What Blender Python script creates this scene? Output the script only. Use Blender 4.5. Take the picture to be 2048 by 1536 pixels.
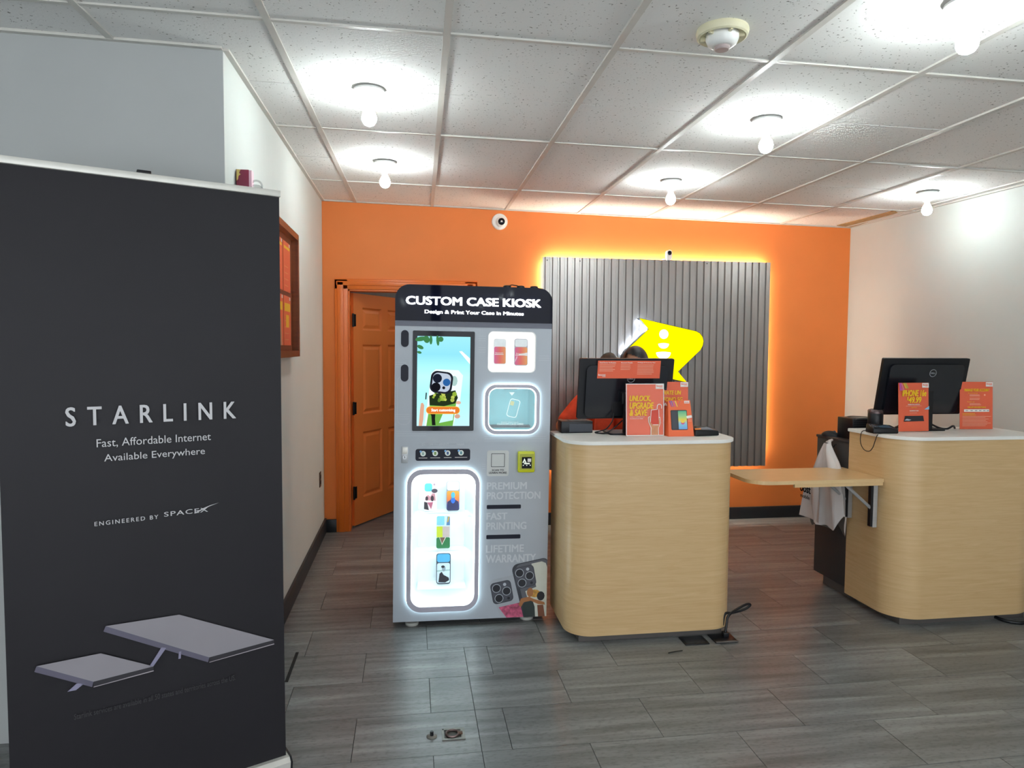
import bpy, bmesh, math, random
from mathutils import Vector, Matrix
from mathutils.geometry import tessellate_polygon
random.seed(7)
S = bpy.context.scene
for o in list(bpy.data.objects): bpy.data.objects.remove(o)
COL = S.collection
R = math.radians

# ---------------------------------------------------------------- camera, world, exposure
CAM_H = 1.5168
def make_camera():
    yaw, pit, rol, f = 0.1474, -0.0538, 0.0061, 1364.1
    fw = Vector((math.sin(yaw)*math.cos(pit), math.cos(yaw)*math.cos(pit), math.sin(pit)))
    r = Vector((math.cos(yaw), -math.sin(yaw), 0)); u = r.cross(fw)
    r2 = math.cos(rol)*r + math.sin(rol)*u; u2 = -math.sin(rol)*r + math.cos(rol)*u
    cd = bpy.data.cameras.new('camera'); cd.sensor_width = 36; cd.lens = f/2048*36; cd.clip_start = .05
    c = bpy.data.objects.new('camera', cd); COL.objects.link(c)
    m = Matrix((r2, u2, -fw)).transposed().to_4x4(); m.translation = (0, 0, CAM_H)
    c.matrix_world = m; S.camera = c
make_camera()
W = bpy.data.worlds.new('world'); S.world = W; W.use_nodes = True
W.node_tree.nodes['Background'].inputs[0].default_value = (.88, .94, 1, 1)
W.node_tree.nodes['Background'].inputs[1].default_value = 3.7
S.view_settings.view_transform = 'Standard'; S.view_settings.look = 'None'
S.view_settings.exposure = 0.18; S.view_settings.gamma = 1; S.view_settings.use_curve_mapping = False
S.cycles.use_light_tree = False; S.cycles.max_bounces = 6; S.cycles.diffuse_bounces = 4; S.cycles.glossy_bounces = 3; S.cycles.transmission_bounces = 3; S.cycles.transparent_max_bounces = 8
S.cycles.caustics_reflective = False; S.cycles.caustics_refractive = False; S.cycles.adaptive_threshold = .03
BULB_L = 180.0      # bulb radiance
LED_L = 105.0        # warm strip behind the ribbed panel
KIOSK_L = 7.0       # light strips of the kiosk

# ---------------------------------------------------------------- materials
def lin(h):
    h = h.lstrip('#'); v = [int(h[i:i+2], 16)/255 for i in (0, 2, 4)]
    return [x/12.92 if x <= .04045 else ((x+.055)/1.055)**2.4 for x in v]
MATS = {}
def M(name, col, rough=.5, metal=0., var=.05, scale=12., stretch=(1, 1, 1), bump=0., emit=0., ecol=None, spec=.5, coat=0., trans=0.):
    if name in MATS: return MATS[name]
    m = bpy.data.materials.new(name); m.use_nodes = True; nt = m.node_tree; N = nt.nodes; L = nt.links
    b = N['Principled BSDF']; c = lin(col) if isinstance(col, str) else col
    tc = N.new('ShaderNodeTexCoord'); mp = N.new('ShaderNodeMapping'); mp.inputs['Scale'].default_value = stretch
    L.new(tc.outputs['Object'], mp.inputs[0])
    nz = N.new('ShaderNodeTexNoise'); nz.inputs['Scale'].default_value = scale; nz.inputs['Detail'].default_value = 4
    L.new(mp.outputs[0], nz.inputs[0])
    cr = N.new('ShaderNodeValToRGB'); e = cr.color_ramp.elements
    e[0].position = .3; e[1].position = .7
    e[0].color = [min(1, x*(1-var)) for x in c]+[1]; e[1].color = [min(1, x*(1+var)) for x in c]+[1]
    L.new(nz.outputs[0], cr.inputs[0]); L.new(cr.outputs[0], b.inputs['Base Color'])
    b.inputs['Roughness'].default_value = rough; b.inputs['Metallic'].default_value = metal
    b.inputs['Specular IOR Level'].default_value = spec; b.inputs['Coat Weight'].default_value = coat
    if bump:
        bp = N.new('ShaderNodeBump'); bp.inputs['Strength'].default_value = bump; bp.inputs['Distance'].default_value = .01
        L.new(nz.outputs[0], bp.inputs['Height']); L.new(bp.outputs[0], b.inputs['Normal'])
    if emit:
        ec = (lin(ecol) if isinstance(ecol, str) else ecol) if ecol is not None else c
        b.inputs['Emission Color'].default_value = list(ec)+[1]; b.inputs['Emission Strength'].default_value = emit
    if trans: b.inputs['Transmission Weight'].default_value = trans
    MATS[name] = m; return m
def E_(name, col, strength, light=None):
    if name in MATS: return MATS[name]
    m = bpy.data.materials.new(name); m.use_nodes = True; nt = m.node_tree; nt.nodes.clear()
    o = nt.nodes.new('ShaderNodeOutputMaterial'); e = nt.nodes.new('ShaderNodeEmission')
    e.inputs[0].default_value = (lin(col) if isinstance(col, str) else list(col))+[1]; e.inputs[1].default_value = strength
    nt.links.new(e.outputs[0], o.inputs[0]); MATS[name] = m
    if strength < 5 and not light: m.cycles.emission_sampling = 'NONE'
    return m
def thin_glass(name, tint=(1, 1, 1), gloss=.08):
    if name in MATS: return MATS[name]
    m = bpy.data.materials.new(name); m.use_nodes = True; nt = m.node_tree; nt.nodes.clear(); N = nt.nodes
    o = N.new('ShaderNodeOutputMaterial'); t = N.new('ShaderNodeBsdfTransparent'); g = N.new('ShaderNodeBsdfGlossy'); x = N.new('ShaderNodeMixShader')
    t.inputs[0].default_value = (*tint, 1); g.inputs['Roughness'].default_value = .03; x.inputs[0].default_value = gloss
    nt.links.new(t.outputs[0], x.inputs[1]); nt.links.new(g.outputs[0], x.inputs[2]); nt.links.new(x.outputs[0], o.inputs[0])
    MATS[name] = m; return m
def floor_mat():
    m = bpy.data.materials.new('floor_vinyl'); m.use_nodes = True; nt = m.node_tree; N = nt.nodes; L = nt.links; b = N['Principled BSDF']
    tc = N.new('ShaderNodeTexCoord'); oi = N.new('ShaderNodeObjectInfo'); geo = N.new('ShaderNodeNewGeometry')
    mul = N.new('ShaderNodeVectorMath'); mul.operation = 'SCALE'; mul.inputs['Scale'].default_value = 7.3
    cmb = N.new('ShaderNodeCombineXYZ'); L.new(oi.outputs['Random'], cmb.inputs[0]); L.new(oi.outputs['Random'], cmb.inputs[1]); L.new(oi.outputs['Random'], cmb.inputs[2])
    L.new(cmb.outputs[0], mul.inputs[0])
    add = N.new('ShaderNodeVectorMath'); add.operation = 'ADD'; L.new(geo.outputs['Position'], add.inputs[0]); L.new(mul.outputs[0], add.inputs[1])
    mp = N.new('ShaderNodeMapping'); mp.inputs['Scale'].default_value = (1.1, 16, 1); L.new(add.outputs[0], mp.inputs[0])
    n1 = N.new('ShaderNodeTexNoise'); n1.inputs['Scale'].default_value = 1.0; n1.inputs['Detail'].default_value = 5; n1.inputs['Roughness'].default_value = .6; n1.inputs['Distortion'].default_value = .35; L.new(mp.outputs[0], n1.inputs[0])
    mp2 = N.new('ShaderNodeMapping'); mp2.inputs['Scale'].default_value = (45, 110, 1); L.new(add.outputs[0], mp2.inputs[0])
    n2 = N.new('ShaderNodeTexNoise'); n2.inputs['Scale'].default_value = 1.0; n2.inputs['Detail'].default_value = 3; L.new(mp2.outputs[0], n2.inputs[0])
    cr = N.new('ShaderNodeValToRGB'); cr.color_ramp.elements[0].position = .30; cr.color_ramp.elements[1].position = .74
    cr.color_ramp.elements[0].color = (*lin('#5b5c5c'), 1); cr.color_ramp.elements[1].color = (*lin('#989a9a'), 1)
    el = cr.color_ramp.elements.new(.5); el.color = (*lin('#757676'), 1); L.new(n1.outputs[0], cr.inputs[0])
    mx = N.new('ShaderNodeMix'); mx.data_type = 'RGBA'; mx.blend_type = 'MULTIPLY'; mx.inputs['Factor'].default_value = .5
    cr2 = N.new('ShaderNodeValToRGB'); cr2.color_ramp.elements[0].position = .3; cr2.color_ramp.elements[1].position = .5
    cr2.color_ramp.elements[0].color = (.42, .42, .42, 1); L.new(n2.outputs[0], cr2.inputs[0])
    L.new(cr.outputs[0], mx.inputs['A']); L.new(cr2.outputs[0], mx.inputs['B']); L.new(mx.outputs['Result'], b.inputs['Base Color'])
    b.inputs['Roughness'].default_value = .31; b.inputs['Specular IOR Level'].default_value = .5
    bp = N.new('ShaderNodeBump'); bp.inputs['Strength'].default_value = .12; bp.inputs['Distance'].default_value = .003; L.new(n2.outputs[0], bp.inputs['Height']); L.new(bp.outputs[0], b.inputs['Normal'])
    return m
def ceiling_mat():
    m = bpy.data.materials.new('ceiling_tile_mineral'); m.use_nodes = True; nt = m.node_tree; N = nt.nodes; L = nt.links; b = N['Principled BSDF']
    geo = N.new('ShaderNodeNewGeometry')
    n = N.new('ShaderNodeTexNoise'); n.inputs['Scale'].default_value = 95; n.inputs['Detail'].default_value = 1.5; L.new(geo.outputs['Position'], n.inputs[0])
    cr = N.new('ShaderNodeValToRGB'); cr.color_ramp.elements[0].position = .285; cr.color_ramp.elements[1].position = .33
    cr.color_ramp.elements[0].color = (*lin('#8f8c86'), 1); cr.color_ramp.elements[1].color = (*lin('#edece9'), 1); L.new(n.outputs[0], cr.inputs[0])
    L.new(cr.outputs[0], b.inputs['Base Color']); b.inputs['Roughness'].default_value = .9
    bp = N.new('ShaderNodeBump'); bp.inputs['Strength'].default_value = .25; bp.inputs['Distance'].default_value = .003; L.new(n.outputs[0], bp.inputs['Height']); L.new(bp.outputs[0], b.inputs['Normal'])
    return m
def wood_mat(name, dark, light, sc=(1.2, 1.2, 14)):
    m = bpy.data.materials.new(name); m.use_nodes = True; nt = m.node_tree; N = nt.nodes; L = nt.links; b = N['Principled BSDF']
    tc = N.new('ShaderNodeTexCoord'); mp = N.new('ShaderNodeMapping'); mp.inputs['Scale'].default_value = sc; L.new(tc.outputs['Object'], mp.inputs[0])
    n = N.new('ShaderNodeTexNoise'); n.inputs['Scale'].default_value = 3; n.inputs['Detail'].default_value = 6; n.inputs['Roughness'].default_value = .62; n.inputs['Distortion'].default_value = 1.6; L.new(mp.outputs[0], n.inputs[0])
    cr = N.new('ShaderNodeValToRGB'); cr.color_ramp.elements[0].position = .25; cr.color_ramp.elements[1].position = .75
    cr.color_ramp.elements[0].color = (*lin(dark), 1); cr.color_ramp.elements[1].color = (*lin(light), 1); L.new(n.outputs[0], cr.inputs[0])
    L.new(cr.outputs[0], b.inputs['Base Color']); b.inputs['Roughness'].default_value = .33
    return m
def grad_emit(name, stops, axis, lo, hi, strength):
    m = bpy.data.materials.new(name); m.use_nodes = True; nt = m.node_tree; nt.nodes.clear(); N = nt.nodes; L = nt.links
    o = N.new('ShaderNodeOutputMaterial'); e = N.new('ShaderNodeEmission'); tc = N.new('ShaderNodeTexCoord'); sp = N.new('ShaderNodeSeparateXYZ'); mr = N.new('ShaderNodeMapRange'); cr = N.new('ShaderNodeValToRGB')
    L.new(tc.outputs['Object'], sp.inputs[0]); L.new(sp.outputs[axis], mr.inputs[0]); mr.inputs[1].default_value = lo; mr.inputs[2].default_value = hi
    L.new(mr.outputs[0], cr.inputs[0])
    els = cr.color_ramp.elements
    while len(els) < len(stops): els.new(.5)
    for el, (p, c) in zip(els, stops): el.position = p; el.color = (*lin(c), 1)
    L.new(cr.outputs[0], e.inputs[0]); e.inputs[1].default_value = strength; L.new(e.outputs[0], o.inputs[0]); return m
def grad_mat(name, stops, axis, lo, hi, rough=.4):
    m = bpy.data.materials.new(name); m.use_nodes = True; nt = m.node_tree; N = nt.nodes; L = nt.links; b = N['Principled BSDF']
    tc = N.new('ShaderNodeTexCoord'); sp = N.new('ShaderNodeSeparateXYZ'); mr = N.new('ShaderNodeMapRange'); cr = N.new('ShaderNodeValToRGB')
    L.new(tc.outputs['Object'], sp.inputs[0]); L.new(sp.outputs[axis], mr.inputs[0]); mr.inputs[1].default_value = lo; mr.inputs[2].default_value = hi
    L.new(mr.outputs[0], cr.inputs[0]); els = cr.color_ramp.elements
    while len(els) < len(stops): els.new(.5)
    for el, (p, c) in zip(els, stops): el.position = p; el.color = (*lin(c), 1)
    L.new(cr.outputs[0], b.inputs['Base Color']); b.inputs['Roughness'].default_value = rough; return m

FLOOR = floor_mat(); CEIL = ceiling_mat()
WOOD = wood_mat('maple_laminate', '#c9a473', '#d9b98a', (1.0, 1.0, 18)); WOOD2 = wood_mat('maple_shelf', '#d6b07d', '#e2c290', (1.0, 18, 1.0))
FRAMEWOOD = wood_mat('brown_frame_wood', '#5a2c18', '#7a4024')
WHITE = M('white_paint', '#ccd0cc', .75, var=.02, scale=3, bump=.03)
ORANGE = M('orange_paint', '#ee843c', .6, var=.03, scale=3, bump=.03)
BLACKBASE = M('black_baseboard', '#1f2228', .4)
BLACK = M('black_plastic', '#101116', .4, spec=.35); BLACKG = M('black_gloss', '#0b0d16', .08, var=.02, spec=.2); DARK = M('dark_grey_laminate', '#332f2f', .5)
GREYPL = M('grey_plinth', '#5b5653', .5); WHITEPL = M('white_plastic', '#eeeeea', .4, var=.02); TEE = M('ceiling_tee_metal', '#d2cfc8', .5, var=.04)
SLAB = M('white_worktop', '#eeece6', .5, var=.02, spec=.25); STEEL = M('brushed_steel', '#b9bbbd', .35, metal=.5, stretch=(1, 1, 20)); ALU = M('pale_aluminium', '#dddad2', .4, metal=.25)
REDP = M('orange_red_print', '#ea6644', .5, var=.02); YEL = M('yellow_print', '#f4c321', .5, var=.02); WPR = M('white_print', '#ece6e0', .5, var=.02)
SKIN = M('skin', '#a9765a', .5, var=.05); HAIR = M('black_hair', '#120e10', .45, var=.3, scale=60, stretch=(1, 1, .2)); SHIRT = M('orange_fabric', '#d8431f', .8, var=.12, scale=25, bump=.2); TROUS = M('dark_trousers', '#22232b', .85)

# ---------------------------------------------------------------- mesh helpers
class MB:
    def __init__(s): s.v = []; s.f = []; s.m = []
    def add(s, v, f, mi=0):
        n = len(s.v); s.v += [tuple(p) for p in v]; s.f += [[i+n for i in q] for q in f]; s.m += [mi]*len(f); return s
    def box(s, x0, y0, z0, x1, y1, z1, mi=0, bev=0.):
        if bev <= 0:
            v = [(x0,y0,z0),(x1,y0,z0),(x1,y1,z0),(x0,y1,z0),(x0,y0,z1),(x1,y0,z1),(x1,y1,z1),(x0,y1,z1)]
            return s.add(v, [[0,3,2,1],[4,5,6,7],[0,1,5,4],[1,2,6,5],[2,3,7,6],[3,0,4,7]], mi)
        b = min(bev, (x1-x0)*.49, (y1-y0)*.49, (z1-z0)*.49); bm = bmesh.new()
        bmesh.ops.create_cube(bm, size=1)
        for q in bm.verts: q.co = Vector(((x0+x1)/2+q.co.x*(x1-x0), (y0+y1)/2+q.co.y*(y1-y0), (z0+z1)/2+q.co.z*(z1-z0)))
        bmesh.ops.bevel(bm, geom=bm.edges[:], offset=b, segments=2, profile=.5, affect='EDGES')
        bm.verts.index_update(); s.add([q.co[:] for q in bm.verts], [[w.index for w in f.verts] for f in bm.faces], mi); bm.free(); return s
    def plate(s, outer, a, b, holes=(), plane='xz', mi=0):
        def P(p, d): return (p[0], d, p[1]) if plane == 'xz' else ((p[0], p[1], d) if plane == 'xy' else (d, p[0], p[1]))
        loops = [list(outer)]+[list(h) for h in holes]; pts = [q for l in loops for q in l]; n = len(pts)
        tri = tessellate_polygon([[Vector((q[0], q[1], 0)) for q in l] for l in loops])
        v = [P(q, a) for q in pts]+[P(q, b) for q in pts]
        f = [list(t) for t in tri]+[[i+n for i in reversed(t)] for t in tri]
        k = 0
        for l in loops:
            for i in range(len(l)):
                j = (i+1) % len(l); f.append([k+i, k+j, k+j+n, k+i+n])
            k += len(l)
        return s.add(v, f, mi)
    def tube(s, path, r, n=8, mi=0, cap=True):
        P = [Vector(p) for p in path]; rr_ = r if isinstance(r, (list, tuple)) else [r]*len(P); v = []; f = []
        up = None
        for i, p in enumerate(P):
            t = (P[min(i+1, len(P)-1)]-P[max(i-1, 0)]).normalized()
            if up is None: up = Vector((0, 0, 1)) if abs(t.z) < .9 else Vector((0, 1, 0))
            a = t.cross(up).normalized(); up = a.cross(t).normalized()
            for k in range(n):
                th = 2*math.pi*k/n; v.append(p+rr_[i]*(math.cos(th)*a+math.sin(th)*up))
        for i in range(len(P)-1):
            for k in range(n):
                j = (k+1) % n; f.append([i*n+k, i*n+j, i*n+n+j, i*n+n+k])
        if cap: f += [list(range(n))[::-1], [len(v)-n+k for k in range(n)]]
        return s.add(v, f, mi)
    def lathe(s, prof, c=(0, 0, 0), n=24, axis='z', mi=0):
        v = []; f = []
        for r, h in prof:
            for k in range(n):
                a = 2*math.pi*k/n; q = (r*math.cos(a), r*math.sin(a), h)
                if axis == 'y': q = (q[0], q[2], q[1])
                elif axis == 'x': q = (q[2], q[0], q[1])
                v.append((c[0]+q[0], c[1]+q[1], c[2]+q[2]))
        for i in range(len(prof)-1):
            for k in range(n):
                j = (k+1) % n; f.append([i*n+k, i*n+j, i*n+n+j, i*n+n+k])
        if prof[0][0] > 1e-6: f.append(list(range(n))[::-1])
        if prof[-1][0] > 1e-6: f.append([len(v)-n+k for k in range(n)])
        return s.add(v, f, mi)
    def ell(s, c, r, nu=16, nv=10, mi=0, keep=None, warp=None):
        v = []; f = []
        for i in range(nv+1):
            th = math.pi*i/nv
            for k in range(nu):
                ph = 2*math.pi*k/nu; q = Vector((math.sin(th)*math.cos(ph), math.sin(th)*math.sin(ph), math.cos(th)))
                if warp: q = warp(q)
                v.append((c[0]+r[0]*q[0], c[1]+r[1]*q[1], c[2]+r[2]*q[2]))
        for i in range(nv):
            for k in range(nu):
                j = (k+1) % nu; q = [i*nu+k, i*nu+nu+k, i*nu+nu+j, i*nu+j]
                if keep is None or keep(sum((Vector(v[w]) for w in q), Vector())/4): f.append(q)
        return s.add(v, f, mi)
    def torus(s, c, R0, r, n=28, m=8, axis='z', mi=0, a0=0, a1=2*math.pi):
        full = abs(a1-a0-2*math.pi) < 1e-6; P = []
        for k in range(n+(0 if full else 1)):
            a = a0+(a1-a0)*k/n; q = (R0*math.cos(a), R0*math.sin(a), 0)
            if axis == 'y': q = (q[0], 0, q[1])
            elif axis == 'x': q = (0, q[0], q[1])
            P.append((c[0]+q[0], c[1]+q[1], c[2]+q[2]))
        if full: P += [P[0]]
        return s.tube(P, r, m, mi, cap=not full)
    def build(s, name, mats, parent=None, smooth=40, loc=None, rot=None):
        me = bpy.data.meshes.new(name); me.from_pydata(s.v, [], s.f); me.update()
        me.polygons.foreach_set('material_index', s.m)
        bm = bmesh.new(); bm.from_mesh(me)
        bmesh.ops.remove_doubles(bm, verts=bm.verts, dist=1e-6); bmesh.ops.recalc_face_normals(bm, faces=bm.faces); bm.to_mesh(me); bm.free()
        for mt in (mats if isinstance(mats, (list, tuple)) else [mats]): me.materials.append(mt)
        if smooth:
            me.polygons.foreach_set('use_smooth', [True]*len(me.polygons)); me.set_sharp_from_angle(angle=R(smooth))
        return link(name, me, parent, loc, rot)
def link(name, me, parent=None, loc=None, rot=None):
    o = bpy.data.objects.new(name, me); COL.objects.link(o)
    if parent is not None: o.parent = parent
    if loc: o.location = loc
    if rot: o.rotation_euler = rot
    return o
def tag(o, label, cat, group=None):
    o['label'] = label; o['category'] = cat
    if group: o['group'] = group
    return o
def struct(o, label=None):
    o['kind'] = 'structure'
    if label: o['label'] = label
    return o
def thing(name, label, cat, loc=(0, 0, 0), rot=(0, 0, 0), group=None):
    o = bpy.data.objects.new(name, None); COL.objects.link(o); o.empty_display_size = .1; o.location = loc; o.rotation_euler = rot
    return tag(o, label, cat, group)
def rr(x0, z0, x1, z1, r, n=6):
    x0, x1 = min(x0, x1), max(x0, x1); z0, z1 = min(z0, z1), max(z0, z1); r = min(r, (x1-x0)/2-1e-5, (z1-z0)/2-1e-5); P = []
    for cx, cz, a in ((x1-r, z0+r, -90), (x1-r, z1-r, 0), (x0+r, z1-r, 90), (x0+r, z0+r, 180)):
        for k in range(n+1):
            t = R(a+90*k/n); P.append((cx+r*math.cos(t), cz+r*math.sin(t)))
    return P
def circ(cx, cz, r, n=20, ry=None): return [(cx+r*math.cos(2*math.pi*k/n), cz+(ry or r)*math.sin(2*math.pi*k/n)) for k in range(n)]
def rotp(P, c, deg):
    a = R(deg); return [(c[0]+(x-c[0])*math.cos(a)-(z-c[1])*math.sin(a), c[1]+(x-c[0])*math.sin(a)+(z-c[1])*math.cos(a)) for x, z in P]
def pl(name, outer, y, mat, parent, th=.0008, holes=(), plane='xz'):
    return MB().plate(outer, y, y+th, holes, plane).build(name, mat, parent, smooth=0)
def txt(s, x0, z0, x1, z1, y, mat, parent, bold=0., shear=0., th=.0006, name='lettering', plane='xz', space=1.):
    """one line of letters fitted into the rectangle x0..x1, z0..z1 on a face looking to -y"""
    cu = bpy.data.curves.new(name, 'FONT'); cu.body = s; cu.size = 1; cu.shear = shear; cu.extrude = .01; cu.resolution_u = 3; cu.space_character = space
    to = bpy.data.objects.new(name, cu); COL.objects.link(to)
    me = bpy.data.meshes.new_from_object(to.evaluated_get(bpy.context.evaluated_depsgraph_get())); bpy.data.objects.remove(to); bpy.data.curves.remove(cu)
    X = [v.co.x for v in me.vertices]; Y = [v.co.y for v in me.vertices]; ax, bx, ay, by = min(X), max(X), min(Y), max(Y)
    for v in me.vertices:
        u = x0+(v.co.x-ax)/(bx-ax)*(x1-x0); w = z0+(v.co.y-ay)/(by-ay)*(z1-z0); d = y-(th if v.co.z > 0 else 0)
        v.co = (u, d, w) if plane == 'xz' else (d, u, w)
    if bold > 0:   # heavier strokes: the outline laid down again a little to each side
        sx = (x1-x0)/(bx-ax); sz = (z1-z0)/(by-ay); P = [v.co[:] for v in me.vertices]; F = [list(f.vertices) for f in me.polygons]; V2 = []; F2 = []
        for kq, (ox, oz) in enumerate(((-1, -.5), (1, -.5), (-1, .5), (1, .5), (0, 0))):
            n = len(V2); dx, dz = ox*bold*.75*sx, oz*bold*.75*sz; dd = -.00012*kq
            V2 += [(p[0]+dx, p[1]+dd, p[2]+dz) if plane == 'xz' else (p[0]+dd, p[1]+dx, p[2]+dz) for p in P]; F2 += [[i+n for i in f] for f in F]
        bpy.data.meshes.remove(me); me = bpy.data.meshes.new(name); me.from_pydata(V2, [], F2); me.update()
    me.materials.clear(); me.materials.append(mat); me.name = name
    return link(name, me, parent)
def bars(parent, x0, x1, zs, y, mat, h=.002, name='text_line', jit=.2):
    for z in zs:
        e = x1-(x1-x0)*random.random()*jit; pl(name, [(x0, z), (e, z), (e, z+h), (x0, z+h)], y, mat, parent, .0004)

# ---------------------------------------------------------------- room shell
XL, XR, YB, YJ = -.70, 3.90, 5.666, 2.77
XLF, YF = -3.2, -2.4          # front part of the shop, behind the camera
def cz(x, y): return CAM_H+1.1138-.0156*x+.0146*(y-3.5)
TOP = 2.80
DX0, DX1, DH = -.500, .440, 1.975    # door opening

fl = MB().box(XLF, YF, -.10, XR+.12, 1.86, 0)
fl.box(XLF, 1.86, -.10, XR+.12, YB+1.3, -.004, mi=1)
floor = struct(fl.build('floor', [FLOOR, M('dark_joint', '#161514', .8)], smooth=0), 'grey brown vinyl plank floor')
TW, TD = .5975, .300
def tile(x0, x1, y0, y1):
    key = (round(x1-x0, 3), round(y1-y0, 3))
    if key not in TM:
        m = MB().box(-(x1-x0)/2+.0013, -(y1-y0)/2+.0011, -.004, (x1-x0)/2-.0013, (y1-y0)/2-.0011, 0).build('floor_tile', FLOOR, floor, smooth=0); TM[key] = m.data
    else: m = link('floor_tile', TM[key], floor)
    m.location = ((x0+x1)/2, (y0+y1)/2, random.uniform(-.0004, .0003)); return m
TM = {}
j = 0; y = 2.470-2*TD
while y < YB-.001:
    ye = min(y+TD, YB); off = -.22 if j % 2 == 0 else .08
    x = off-6*TW
    while x < XR:
        a, b = x, min(x+TW, XR)
        lo = XLF if y < YJ-.2 else XL
        if b > lo and (y < YJ or b > XL) and b > -2.2:
            a = max(a, lo)
            cuts = [a]+([.262] if a < .25 and b > .27 and ye < 3.46 else [])+[b]
            for k in range(len(cuts)-1):
                if cuts[k+1]-cuts[k] > .02: tile(cuts[k], cuts[k+1], y, ye)
        x += TW
    y += TD; j += 1
for k in range(4):   # tiles seen through the doorway
    for i in range(3): tile(DX0-.1+i*TW, DX0-.1+(i+1)*TW, YB+.0+k*TD, YB+(k+1)*TD)

# walls
def wall(name, bm, mat, lab): return struct(bm.build(name, mat, smooth=0), lab)
b = MB(); b.box(XL-.12, YB, 0, DX0, YB+.12, TOP); b.box(DX1, YB, 0, XR+.12, YB+.12, TOP); b.box(DX0, YB, DH, DX1, YB+.12, TOP)
wall('wall_back', b, ORANGE, 'bright orange painted back wall')
wall('wall_left', MB().box(XL-.12, YJ+.006, 0, XL, YB, TOP), WHITE, 'white side wall with the framed notice board')
wall('wall_left_partition', MB().box(XLF, YJ, 0, XL, YJ+.006, TOP).box(XLF, YJ+.006, 0, XL-.12, YJ+.12, TOP), M('white_paint_shaded', '#b4b6b5', .75, var=.02, scale=3), 'shaded white partition wall behind the banner')  # same white paint as the side wall, its shade put into a greyer colour
wall('wall_left_front', MB().box(XLF-.12, YF, 0, XLF, YJ+.12, TOP), WHITE, 'white side wall of the front of the shop')
wall('wall_right', MB().box(XR, YF, 0, XR+.12, YB, TOP), WHITE, 'plain white right wall')
b = MB(); ws = [(-3.1, -1.42), (-1.36, .32), (.38, 2.06), (2.12, 3.8)]
xs = XLF-.12
for a, c in ws: b.box(xs, YF-.12, 0, a, YF, TOP); b.box(a, YF-.12, 0, c, YF, .10); b.box(a, YF-.12, 2.48, c, YF, TOP); xs = c
b.box(xs, YF-.12, 0, XR+.12, YF, TOP)
wall('wall_front', b, WHITE, 'shopfront wall behind the viewer')
for i, (a, c) in enumerate(ws):
    w = struct(MB().plate(rr(a, .10, c, 2.48, .001, 1), YF-.07, YF-.03, [rr(a+.04, .14, c-.04, 2.44, .001, 1)]).build('window_%d' % (i+1), BLACKBASE, smooth=0), 'shopfront window')
    MB().box(a+.04, YF-.055, .14, c-.04, YF-.047, 2.44).build('pane', thin_glass('window_glass'), w, smooth=0)
# store room seen through the door gap
b = MB(); b.box(-1.5, YB+1.3, 0, 1.2, YB+1.4, TOP); b.box(-1.6, YB+.12, 0, -1.5, YB+1.4, TOP); b.box(1.2, YB+.12, 0, 1.3, YB+1.4, TOP); b.box(-1.6, YB+.12, TOP-.1, 1.3, YB+1.4, TOP)
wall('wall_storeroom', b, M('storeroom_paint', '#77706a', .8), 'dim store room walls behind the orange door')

# ceiling: grid of white T-bars with mineral tiles, very slightly out of level like the real one
G0x, G0y, GA = -.4822, 2.4831, -.014
cb = MB(); 
def slab(b, x0, y0, x1, y1, dz0, dz1):
    v = [(x, y, cz(x, y)+d) for d in (dz0, dz1) for x, y in ((x0, y0), (x1, y0), (x1, y1), (x0, y1))]
    return b.add(v, [[0,3,2,1],[4,5,6,7],[0,1,5,4],[1,2,6,5],[2,3,7,6],[3,0,4,7]])
slab(cb, XLF, YF, XR+.1, .65, 0, .12); slab(cb, XLF, .65, XR+.1, YB+.1, .03, .12)
ceiling = struct(cb.build('ceiling', CEIL, smooth=0), 'suspended ceiling of white mineral tiles')
def gp(c, r):
    gx, gy = c*.6096, r*.6093
    x = G0x+gx*math.cos(GA)-gy*math.sin(GA); y = G0y+gy*math.cos(GA)+gx*math.sin(GA); return x, y
def gq(c0, c1, r0, r1, dz0, dz1, e=0., ey=None):
    ey = e if ey is None else ey
    P = [gp(c0, r0), gp(c1, r0), gp(c1, r1), gp(c0, r1)]
    P = [(P[0][0]+e, P[0][1]+ey), (P[1][0]-e, P[1][1]+ey), (P[2][0]-e, P[2][1]-ey), (P[3][0]+e, P[3][1]-ey)]
    P = [(min(max(x, XLF), XR+.04), min(y, YB+.02)) for x, y in P]
    return [(x, y, cz(x, y)+d) for d in (dz0, dz1) for x, y in P]
BOXF = [[0,3,2,1],[4,5,6,7],[0,1,5,4],[1,2,6,5],[2,3,7,6],[3,0,4,7]]
for c in range(-5, 8):
    for r in range(-3, 6):
        x0, y0 = gp(c, r); x1, y1 = gp(c+1, r+1)
        if x0 > XR or y0 > YB-.02 or (y0 > YJ+.1 and x1 < XL): continue
        # strong joints lie at even rows (T-bar), faint ones at odd rows (hairline score)
        dz = random.uniform(-.0015, .0015)
        v = gq(c, c+1, r, r+1, .006+dz, .028, .0005, .0012)
        MB().add(v, BOXF).build('ceiling_tile', CEIL, ceiling, smooth=0)
for c in range(-4, 8):
    x, y0 = gp(c, -3.3); _, y1 = gp(c, 5.3); hw = .0125/.6096
    if x > XR+.05: continue
    r0 = -3.3
    v = gq(c-hw, c+hw, r0, 5.4, -.002, .03); MB().add(v, BOXF).build('main_tee', TEE, ceiling, smooth=0)
for r in (-2, 0, 2, 4):
    for c in range(-4, 8):
        x0, y0 = gp(c, r)
        if x0 > XR or (y0 > YJ+.1 and x0+.6 < XL): continue
        hw = .009/.6096; v = gq(c+.021, c+1-.021, r-hw, r+hw, random.uniform(-.0015, .001), .03); MB().add(v, BOXF).build('cross_tee', TEE, ceiling, smooth=0)
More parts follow.
